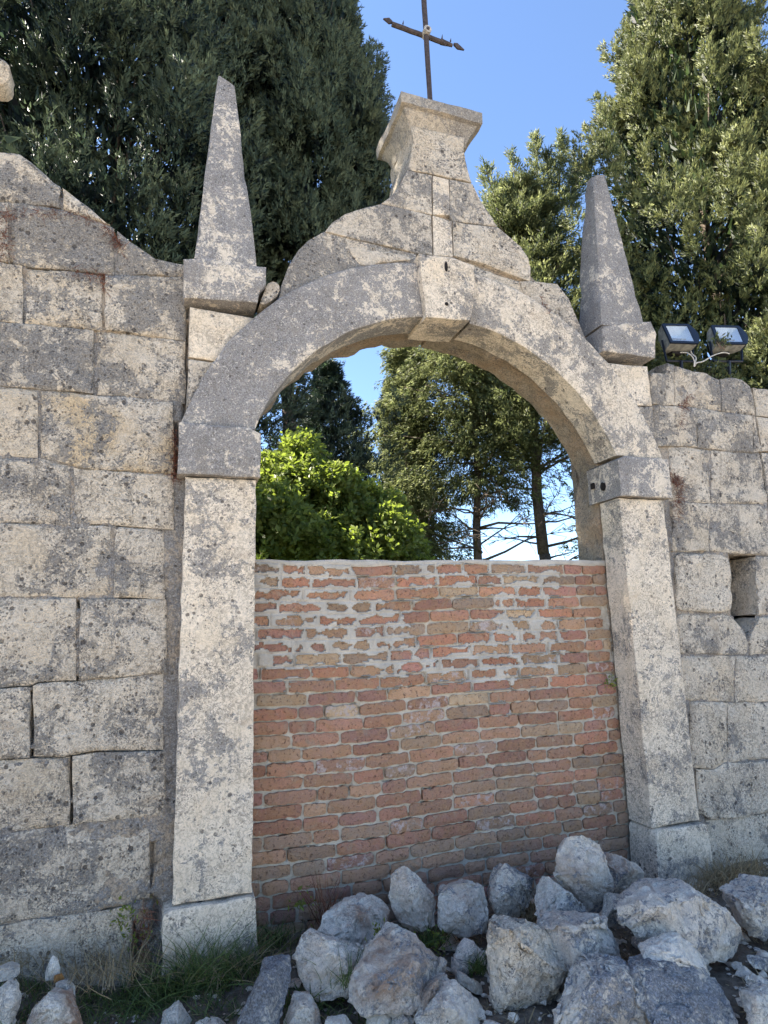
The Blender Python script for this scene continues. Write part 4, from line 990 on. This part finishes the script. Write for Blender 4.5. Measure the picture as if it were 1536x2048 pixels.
cypress('cypress_tree', 'dark dense cypress column directly behind the left obelisk and gable', .95, 8.5, 7.7, 18.0, 1.72, 'cyp_shaded', 3, 700, leaf=.075, wid=.024, ntuft=24, nleaf=22, inner=26000, tuft_size=.20, plume=(.5, 1.2), ztop=14.5, trunk_x=-.42)
cypress('cypress_tree', 'broad dark cypress rising behind the left stone wall', -2.75, 8.5, 3.2, 18.0, 3.15, 'cyp_shaded', 4, 1050, leaf=.075, wid=.024, ntuft=24, nleaf=22, inner=46000, tuft_size=.21, plume=(.6, 1.3), ztop=14.5)
cypress('cypress_tree', 'unseen cypress added past the left edge to keep sun off the gateway', -5.2, 2.7, 1.5, 16.5, 1.65, 'cyp_shaded', 5, 380, leaf=.17, wid=.08, ntuft=14, nleaf=8, inner=18000, view=False)  # out of view, placed and sized to shade the obelisks and cap
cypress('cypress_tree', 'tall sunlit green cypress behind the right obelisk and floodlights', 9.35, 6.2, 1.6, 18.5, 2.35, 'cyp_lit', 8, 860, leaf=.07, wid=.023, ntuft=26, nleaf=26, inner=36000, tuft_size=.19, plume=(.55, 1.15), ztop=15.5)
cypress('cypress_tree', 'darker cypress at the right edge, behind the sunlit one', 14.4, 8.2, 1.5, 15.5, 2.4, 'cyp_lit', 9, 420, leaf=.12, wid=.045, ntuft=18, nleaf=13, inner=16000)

def conifer(name, label, cx, cy, z0, z1, prof, mat, seed, nbr, leaf, wid, droop, nleaf=12, per=26, gaps=.0, tuft_size=.22, up_=.1, group=None, cat='conifer tree', trunk_top=.95, trunk_r=.16, lean_x=0., lowdead=0, leaders=()):
    """tiers of branches carrying tufts; droop > 0 lets the tufts hang"""
    rng = np.random.RandomState(seed); o = empty(name, (cx, cy, .1), label, cat, group)
    t = rng.uniform(0, 1, nbr) ** .9; th = rng.uniform(0, 2 * np.pi, nbr); rr = prof(t) * rng.uniform(.55, 1.12, nbr); z = z0 + (z1 - z0) * t
    ox = cx + lean_x * t
    segs = trunk_line((cx, cy, .0), (cx + lean_x, cy, z0 + (z1 - z0) * trunk_top), trunk_r, rg=random.Random(seed))
    u = rng.beta(2.2, 1.1, (nbr, per)); jit = rng.normal(size=(nbr, per, 3)) * np.array([.16, .16, .10]) * (.5 + .5 * rr[:, None, None])
    bx = ox[:, None] + rr[:, None] * u * np.cos(th)[:, None]; by = cy + rr[:, None] * u * np.sin(th)[:, None]
    bz = z[:, None] + rr[:, None] * u * up_ - .12 * rr[:, None] * u ** 2
    P = np.stack([bx, by, bz], -1) + jit; P = P.reshape(-1, 3)
    out = np.repeat(np.stack([np.cos(th), np.sin(th), np.zeros(nbr)], -1), per, 0)
    A = unit(out * .8 + np.array([0, 0, .35 - droop]) + rng.normal(size=P.shape) * .3)
    for (lx, ly, lz, lh, lr, tx) in leaders:                      # upright spires standing out of the crown
        k = int(42 * lh); u = rng.uniform(0, 1, k); a = rng.uniform(0, 2 * np.pi, k); rr_ = lr * (1 - u ** 1.3) * rng.uniform(.3, 1.1, k)
        PL = np.stack([lx + tx * (u - 1) + rr_ * np.cos(a), ly + rr_ * np.sin(a), lz - lh + lh * u], -1); P = np.concatenate([P, PL])
        A = np.concatenate([A, unit(np.stack([np.cos(a) * .8 + tx * .5, np.sin(a) * .8, np.full(k, .8)], -1))])
        segs.append((V((lx - tx, ly, lz - lh)), V((lx, ly, lz)), .03, .006))
    C, D, L, Wd, tt = tufts(rng, P, A, rng.uniform(.7, 1.3, len(P)) * tuft_size, nleaf, leaf, wid, .55)
    leaf_mesh('crown', C, D, L, Wd, tt, mat, o, rng, CN=unit(tufts.n + np.array([0, 0, .25])), tri=True)
    for i in range(0, nbr, 3):
        p0 = V((ox[i], cy, z[i])); p1 = V((ox[i] + rr[i] * .9 * math.cos(th[i]), cy + rr[i] * .9 * math.sin(th[i]), z[i] + rr[i] * up_ * .8)); segs.append((p0, p1, .03, .008))
    rg = random.Random(seed + 5)
    for _ in range(lowdead):                                    # bare lower limbs
        zz_ = rg.uniform(1.9, z0 + 1.2); a = rg.uniform(0, math.tau); ln = rg.uniform(.8, 2.4)
        p = V((cx, cy, zz_)); d = V((math.cos(a), math.sin(a), rg.uniform(-.05, .35))); r0 = rg.uniform(.02, .045)
        for k in range(4):
            q = p + d * ln / 4; segs.append((p, q, r0 * (1 - k * .22), r0 * (1 - (k + 1) * .22)))
            if k > 0:
                for _ in range(3):
                    e = q + (d + V([rg.uniform(-1, 1) for _ in range(3)])).normalized() * ln * .22; segs.append((q, e, .010, .003))
                    segs.append((e, e + V([rg.uniform(-1, 1) for _ in range(3)]).normalized() * ln * .14, .006, .002))
            p = q; d = (d + V([rg.uniform(-.3, .3) for _ in range(3)])).normalized()
    branch_mesh('trunk', segs, 'bark', o, 5)
    return o
P_ = lambda a, b, Y: at(a, b, Y)
# the trees seen between gable and right obelisk and through the arch
q = P_(1080, 262, 10)
conifer('conifer_tree', 'tall green conifer with bristling top between the gable and the right obelisk', 7.15, 10, 5.0, 13.3, lambda t: 2.35 * (1 - t ** 2.2) + .3, 'droop', 11, 380, .09, .028, .05, nleaf=30, per=18, tuft_size=.36, up_=.55, group='trees behind the gateway', lowdead=24, trunk_r=.19,
        leaders=[(lambda p: (p.x, p.y, p.z, h, r, tx))(P_(a, b, 9.6)) for a, b, h, r, tx in ((1068, 268, 2.2, .42, 0), (1122, 266, 2.4, .4, .3), (1022, 304, 2.0, .4, -.2), (967, 322, 1.6, .45, -.4), (1190, 298, 2.2, .3, 1.2), (1150, 330, 1.5, .4, .3), (1092, 300, 1.6, .4, 0))])
conifer('conifer_tree', 'olive green conifer with hanging sprays seen through the right half of the arch', 5.75, 10.6, 4.6, 11.0, lambda t: 2.0 * (1 - t ** 2.5) + .3, 'droop', 12, 250, .09, .026, 1.1, nleaf=30, per=16, tuft_size=.40, group='trees behind the gateway', lowdead=26, trunk_r=.15)
conifer('conifer_tree', 'loose conifer with drooping low branches in the middle of the arch', 4.2, 11.5, 2.6, 9.0, lambda t: 1.25 * (1 - t ** 1.5) + .3, 'droop', 13, 180, .09, .026, 1.0, nleaf=30, per=16, tuft_size=.38, group='trees behind the gateway', lowdead=14, trunk_r=.1)
q = P_(660, 728, 16)
conifer('conifer_tree', 'dark layered conifer with a pointed top seen through the left half of the arch', q.x, 16, 3.0, q.z, lambda t: 2.5 * (1 - t) ** .8 + .1, 'fir', 14, 170, .12, .038, .0, nleaf=22, per=26, tuft_size=.34, up_=.12, group='trees behind the gateway')
for (a, b, Y, r, lab, sd) in ((775, 757, 17, .42, 'slim dark cypress spire in the middle of the arch', 21), (824, 742, 18, .5, 'second slim dark cypress spire, close beside the drooping conifer', 22)):
    q = P_(a, b, Y)
    cypress('cypress_tree', lab, q.x, Y, 1.2, q.z, r, 'fir', sd, 90, leaf=.11, wid=.035, ntuft=16, nleaf=12, inner=2500, group='slim cypresses behind the gateway', tuft_size=.2)
q = P_(590, 790, 13)
conifer('conifer_tree', 'sparse feathery conifer letting the sky through left of the dark one', q.x, 13, 2.2, q.z + .6, lambda t: 1.0 * (1 - t) ** .6 + .15, 'fir', 15, 60, .10, .03, .3, nleaf=12, per=16, tuft_size=.25, group='trees behind the gateway')
q = P_(1190, 1000, 12)
conifer('conifer_tree', 'thin straggly tree with bare twigs near the right jamb', q.x, 12, 2.2, 7.5, lambda t: .9 * (1 - t) + .3, 'fir', 16, 46, .10, .03, .3, nleaf=12, per=14, tuft_size=.25, group='trees behind the gateway', lowdead=10, trunk_r=.08)

# leafy shrub behind the bricks
def shrub():
    rng = np.random.RandomState(31); c = P_(625, 1080, 3.6); cx, cy = c.x - .12, 3.6
    o = empty('leafy_shrub', (cx, cy, .1), 'bright green leafy shrub, sunlit on top, behind the brick wall', 'shrub')
    ztop = P_(618, 872, 3.6).z
    lobes = [(0, 0, ztop - .95, .72, .62), (.42, 0, ztop - 1.15, .6, .5), (.85, .1, ztop - 1.5, .5, .45), (-.6, .1, ztop - 1.0, .7, .6), (.1, .1, ztop - 1.8, 1.3, .8), (-.02, 0, ztop - .36, .26, .34), (1.1, -.1, ztop - 1.72, .42, .34), (-.35, 0, ztop - .6, .34, .3)]
    rl = random.Random(8)
    for _ in range(30):
        a, el, q_ = rl.uniform(0, 6.28), rl.uniform(0, 1.2), rl.uniform(.16, .30)
        lobes.append((.12 + 1.05 * math.cos(a) * math.cos(el), .75 * math.sin(a) * math.cos(el), ztop - 1.25 + .78 * math.sin(el) - .22 * abs(math.cos(a)), q_, q_))
    PP = []; AA = []
    for (x, y, z, r, h) in lobes:
        n = int(420 * r * r) + 46
        d = unit(rng.normal(size=(n, 3))); d[:, 2] = np.where(d[:, 2] < -.5, -d[:, 2], d[:, 2]); rad = rng.uniform(.72, 1.08, (n, 1))
        PP.append(np.array([cx + x, cy + y, z]) + d * rad * np.array([r, r * .85, h])); AA.append(unit(d + np.array([0, 0, .55]) + rng.normal(size=(n, 3)) * .25))
    P = np.concatenate(PP); A = np.concatenate(AA); m = 22
    base = np.repeat(P, m, 0); ax = np.repeat(A, m, 0); n = len(base)
    u = rng.uniform(-.5, .5, (n, 1)) * .20; rad = unit(np.cross(ax, rng.normal(size=(n, 3))))
    C = base + ax * u + rad * rng.uniform(0, .03, (n, 1)); D = unit(ax * .5 + rad * 1. + np.array([0, 0, .05]))
    leaf_mesh('foliage', C, D, rng.uniform(.045, .085, n), rng.uniform(.028, .046, n), np.clip(np.repeat(rng.uniform(0, .8, len(P)), m) + rng.uniform(-.2, .3, n), 0, 1), 'shrub', o, rng, .12, CN=unit(ax * .8 + rad * .5 + np.array([0, 0, .2])))
    rg = random.Random(3); segs = []
    for _ in range(26):
        a = rg.uniform(0, 6.28); b = V((cx + rg.uniform(-.2, .2), cy, .1)); mid = b + V((math.cos(a) * .4, math.sin(a) * .3, 1.1)); e = mid + V((math.cos(a) * .7, math.sin(a) * .5, .9))
        segs += [(b, mid, .03, .02), (mid, e, .02, .006)]
    branch_mesh('stems', segs, 'bark', o, 5)
shrub()
# low hedge-like greenery seen over the right wall between lamps
def creeper(px, Y, n, label, mat='cyp_lit', r=(.25, .15)):
    rng = np.random.RandomState(n); c = at(*px, Y); o = empty('wall_plant', (c.x, Y, c.z - r[1]), label, 'plant')
    m = n; P = np.array([c.x, Y, c.z]) + rng.normal(size=(m, 3)) * np.array([r[0], .05, r[1]]) * .5
    D = unit(rng.normal(size=(m, 3)) + np.array([0, -.3, .8])); leaf_mesh('foliage', P, D, rng.uniform(.02, .04, m), rng.uniform(.012, .02, m), rng.uniform(0, 1, m), mat, o, rng)
    segs = [(V((c.x + rng.uniform(-.3, .3) * r[0], Y, c.z - r[1] * 1.3)), V((c.x + rng.uniform(-1, 1) * r[0] * .8, Y, c.z + rng.uniform(-.4, .8) * r[1])), .003, .0015) for _ in range(14)]
    branch_mesh('stems', segs, 'bark', o, 5)
creeper((1380, 732), .27, 700, 'scrubby green plant growing on the wall top under the floodlights', r=(.34, .09))
creeper((1436, 748), .2, 320, 'small bright green sprig in the gap on top of the right wall', r=(.12, .07))
creeper((1442, 682), .12, 90, 'little leafy sprig in front of the right floodlight', r=(.07, .05))

# ------------------------------------------------------------------ grass, weeds, roots
def blades(name, base, D, H, Wd, mat, curve=.5, parent=None, seed=1):
    """bent three-segment blades"""
    n = len(base); rng = np.random.RandomState(seed); side = unit(np.cross(D, rng.normal(size=(n, 3)))); bend = unit(rng.normal(size=(n, 3)) * np.array([1, 1, .2]))
    rows = []
    for t, wv in ((0, 1), (.35, .9), (.7, .6), (1, .06)):
        c = base + D * (H * t)[:, None] + bend * (H * curve * t * t)[:, None] - np.array([0, 0, 1.]) * (H * curve * .4 * t * t)[:, None]
        rows += [c - side * (Wd * wv / 2)[:, None], c + side * (Wd * wv / 2)[:, None]]
    v = np.stack(rows, 1).reshape(-1, 3); i = np.arange(n)[:, None] * 8
    f = np.concatenate([i + np.array([[a, a + 1, a + 3, a + 2]]) for a in (0, 2, 4)], 1).reshape(-1)
    m = n * 3; me = bpy.data.meshes.new(name); me.vertices.add(len(v)); me.vertices.foreach_set('co', v.astype(np.float32).ravel())
    me.loops.add(4 * m); me.loops.foreach_set('vertex_index', f.astype(np.int32)); me.polygons.add(m)
    me.polygons.foreach_set('loop_start', np.arange(0, 4 * m, 4, dtype=np.int32)); me.polygons.foreach_set('loop_total', np.full(m, 4, np.int32))
    a = me.attributes.new('tint', 'FLOAT', 'POINT'); a.data.foreach_set('value', np.repeat(rng.uniform(0, 1, n), 8).astype(np.float32)); me.update(); me.validate()
    return link(name, me, M[mat], parent)
def tuft(px, zb, n, H, spread, mat, label, name='grass_tuft', cat='grass tuft', r=.06, Wd=.004, seed=1, curve=.45, Y=None, group=None):
    rng = np.random.RandomState(seed); c = at(px[0], px[1], Y) if Y is not None else on_z(px[0], px[1], zb)
    b = np.array([c.x, c.y, c.z]) + rng.normal(size=(n, 3)) * np.array([r, r * .5, .004]); 
    D = unit(np.concatenate([rng.normal(size=(n, 2)) * spread + np.array([0, -.08]), np.ones((n, 1))], 1))
    o = blades(name, b, D, rng.uniform(.4, 1.1, n) * H, rng.uniform(.6, 1.4, n) * Wd, mat, curve, seed=seed)
    return put(o, label, cat, group)
tuft((400, 1975), .12, 400, .32, .55, 'grass', 'large dark green grass tuft at the foot of the left pilaster', r=.10, seed=2)
tuft((490, 1950), .12, 240, .25, .55, 'grass', 'grass tuft between the left pilaster base and the dark slab', r=.08, seed=3)
tuft((545, 1900), .12, 160, .16, .5, 'grass', 'low grass in the corner of brick wall and left pilaster', r=.07, seed=4)
tuft((300, 2000), .12, 320, .15, .7, 'grass', 'matted dark grass below the open joint of the left wall', r=.13, seed=5)
tuft((860, 1890), .14, 130, .13, .5, 'grass', 'green grass sprouting between the two middle stones by the bricks', r=.05, seed=6)
tuft((690, 1965), .2, 60, .15, .35, 'grass', 'thin green blades in front of the forked pair of stones', r=.05, seed=7, Wd=.003)
tuft((1390, 1790), .13, 120, .12, .6, 'dry', 'dry grass behind the largest boulder at the pilaster foot', r=.06, seed=8)
tuft((1445, 1765), .13, 420, .20, .6, 'dry', 'straw-coloured grass clump against the right wall', r=.10, seed=9, Wd=.003)
tuft((1500, 1750), .13, 200, .16, .5, 'dry', 'dry grass at the right edge of the right wall foot', r=.07, seed=10, Wd=.003)
tuft((1060, 1850), .14, 110, .26, .3, 'dry', 'tall dry stalks between two upright stones by the brick wall', r=.035, seed=11, Wd=.0028, name='dry_weed', cat='dry weed')
tuft((655, 1850), .2, 60, .27, .35, 'root', 'dark bare weed stems standing before the brick wall on the left', r=.04, seed=12, Wd=.0035, name='dry_weed', cat='dry weed', curve=.15)
tuft((640, 1850), .2, 10, .34, .12, 'dry', 'single pale dry stalks rising before the bricks on the left', r=.03, seed=13, Wd=.003, name='dry_weed', cat='dry weed', curve=.1)
tuft((430, 1965), .12, 260, .28, .7, 'dry', 'withered blades mixed into the grass at the left pilaster foot', r=.12, seed=22, Wd=.003)
tuft((45, 1925), .26, 200, .15, .5, 'dry', 'dry grass at the foot of the left wall by the edge', r=.12, seed=14, Wd=.003)
tuft((205, 1958), .22, 240, .17, .5, 'dry', 'brown dry stalks at the foot of the left wall', r=.12, seed=15, Wd=.003, curve=.2)
tuft((955, 1945), .14, 70, .12, .5, 'grass', 'green grass beside the small white chip', r=.04, seed=16)
tuft((835, 2030), .12, 90, .16, .4, 'dry', 'dry blades between the ridged brown stone and the white wedge', r=.04, seed=17, Wd=.003)
tuft((620, 2010), .12, 150, .14, .5, 'grass', 'dark grass in front of the whitish stone beside the tan one', r=.07, seed=18)
# short mixed ground cover
def cover():
    rng = np.random.RandomState(40)
    for nm, mat, n, xr, H in (('ground_grass', 'grass', 6000, (-2.6, -.7), .07), ('dry_ground_cover', 'dry', 7500, (-2.6, 2.6), .06)):
        x = rng.uniform(*xr, n); y = -1.3 * rng.uniform(0, 1, n) ** 1.3 + .03
        k = np.array([fr(a, b, 8, 2.5, 3) for a, b in zip(x, y)]) > -.12; x, y = x[k], y[k]
        b = np.stack([x, y, [gz(p, q) for p, q in zip(x, y)]], -1)
        D = unit(np.concatenate([rng.normal(size=(len(x), 2)) * (.6 if mat == 'grass' else 1.3), np.ones((len(x), 1))], 1))
        put(blades(nm, b, D, rng.uniform(.4, 1.3, len(x)) * H, rng.uniform(.6, 1.4, len(x)) * .0035, mat, .5, seed=n), 'short green grass on the earth by the left wall' if mat == 'grass' else 'dry straw and litter lying on the earth', 'ground cover', kind='stuff')
cover()
# reddish dried roots and moss caught in the joints
def roots(pl, n, label, w_=.02, ln=.05, mat='root', Y=WY, hang=.6, seed=1):
    rng = np.random.RandomState(seed); P = [at(a, b, Y - .004) for a, b in pl]; k = rng.uniform(0, len(P) - 1.001, n); i = k.astype(int); f = k - i
    A = np.array([tuple(p) for p in P]); b = A[i] * (1 - f)[:, None] + A[i + 1] * f[:, None] + rng.normal(size=(n, 3)) * np.array([w_, .004, w_])
    D = unit(rng.normal(size=(n, 3)) + np.array([0, -.35, -hang]))
    put(blades('dried_roots', b, D, rng.uniform(.3, 1.2, n) * ln, rng.uniform(.5, 1.5, n) * .0022, mat, .6, seed=seed), label, 'dried roots')
roots([(0, 432), (60, 425), (120, 425), (190, 440)], 260, 'red-brown dried roots along the topmost joint of the left wall', seed=1, w_=.012)
roots([(205, 450), (235, 480), (240, 500)], 180, 'red-brown roots hanging from the sloping top of the left wall', seed=2, w_=.014)
roots([(140, 545), (210, 550), (208, 580)], 150, 'red-brown roots in the second joint down on the left wall', seed=3, w_=.012)
roots([(5, 440), (5, 520)], 180, 'red-brown roots at the left edge under the topmost joint', seed=4, w_=.014)
roots([(350, 860), (350, 960)], 240, 'dark red roots in the joint beside the left impost', seed=5, w_=.009)
roots([(1345, 950), (1360, 970), (1352, 1040)], 420, 'large dark red tangle of roots beside the right impost', seed=6, w_=.022)
roots([(1380, 790), (1362, 815), (1360, 850)], 200, 'red-brown roots below the top of the right wall', seed=7, w_=.014)
roots([(292, 1806), (288, 1835), (278, 1870), (270, 1905)], 130, 'reddish withered creeper in the open joint at the foot of the left wall', seed=8, w_=.02, ln=.07)
roots([(1080, 592), (1100, 625)], 60, 'small dark roots in the crack right of the keystone', seed=9, w_=.006, ln=.03, Y=0.)
def sprig(px, Y, n, label, s=.03, seed=1):
    rng = np.random.RandomState(seed); c = at(*px, Y)
    o = empty('sprig', tuple(c), label, 'plant')
    P = np.array(tuple(c)) + rng.normal(size=(n, 3)) * np.array([s, .012, s]); D = unit(rng.normal(size=(n, 3)) + np.array([0, -.5, .4]))
    leaf_mesh('leaves', P, D, rng.uniform(.012, .03, n), rng.uniform(.008, .016, n), rng.uniform(0, 1, n), 'shrub', o, rng, .1)
sprig((250, 1835), .05, 60, 'tiny green leaves at the crack in the lower left wall', seed=2)
sprig((272, 1880), .05, 30, 'second small green sprig lower in the same crack', seed=3)
sprig((1222, 1365), .18, 45, 'small green moss sprig where bricks meet the right jamb', .022, seed=4)
sprig((605, 1808), .1, 40, 'little green weed before the bricks at the lower left', .03, seed=5)
sprig((760, 1870), -.25, 60, 'small leafy green weed between the forked pair of stones', .03, seed=6)
sprig((665, 1965), -.35, 80, 'green leafy weed in front of the large whitish stone', .04, seed=7)
sprig((870, 1890), -.2, 70, 'leafy weed in the gap behind the ridged stone', .035, seed=8)
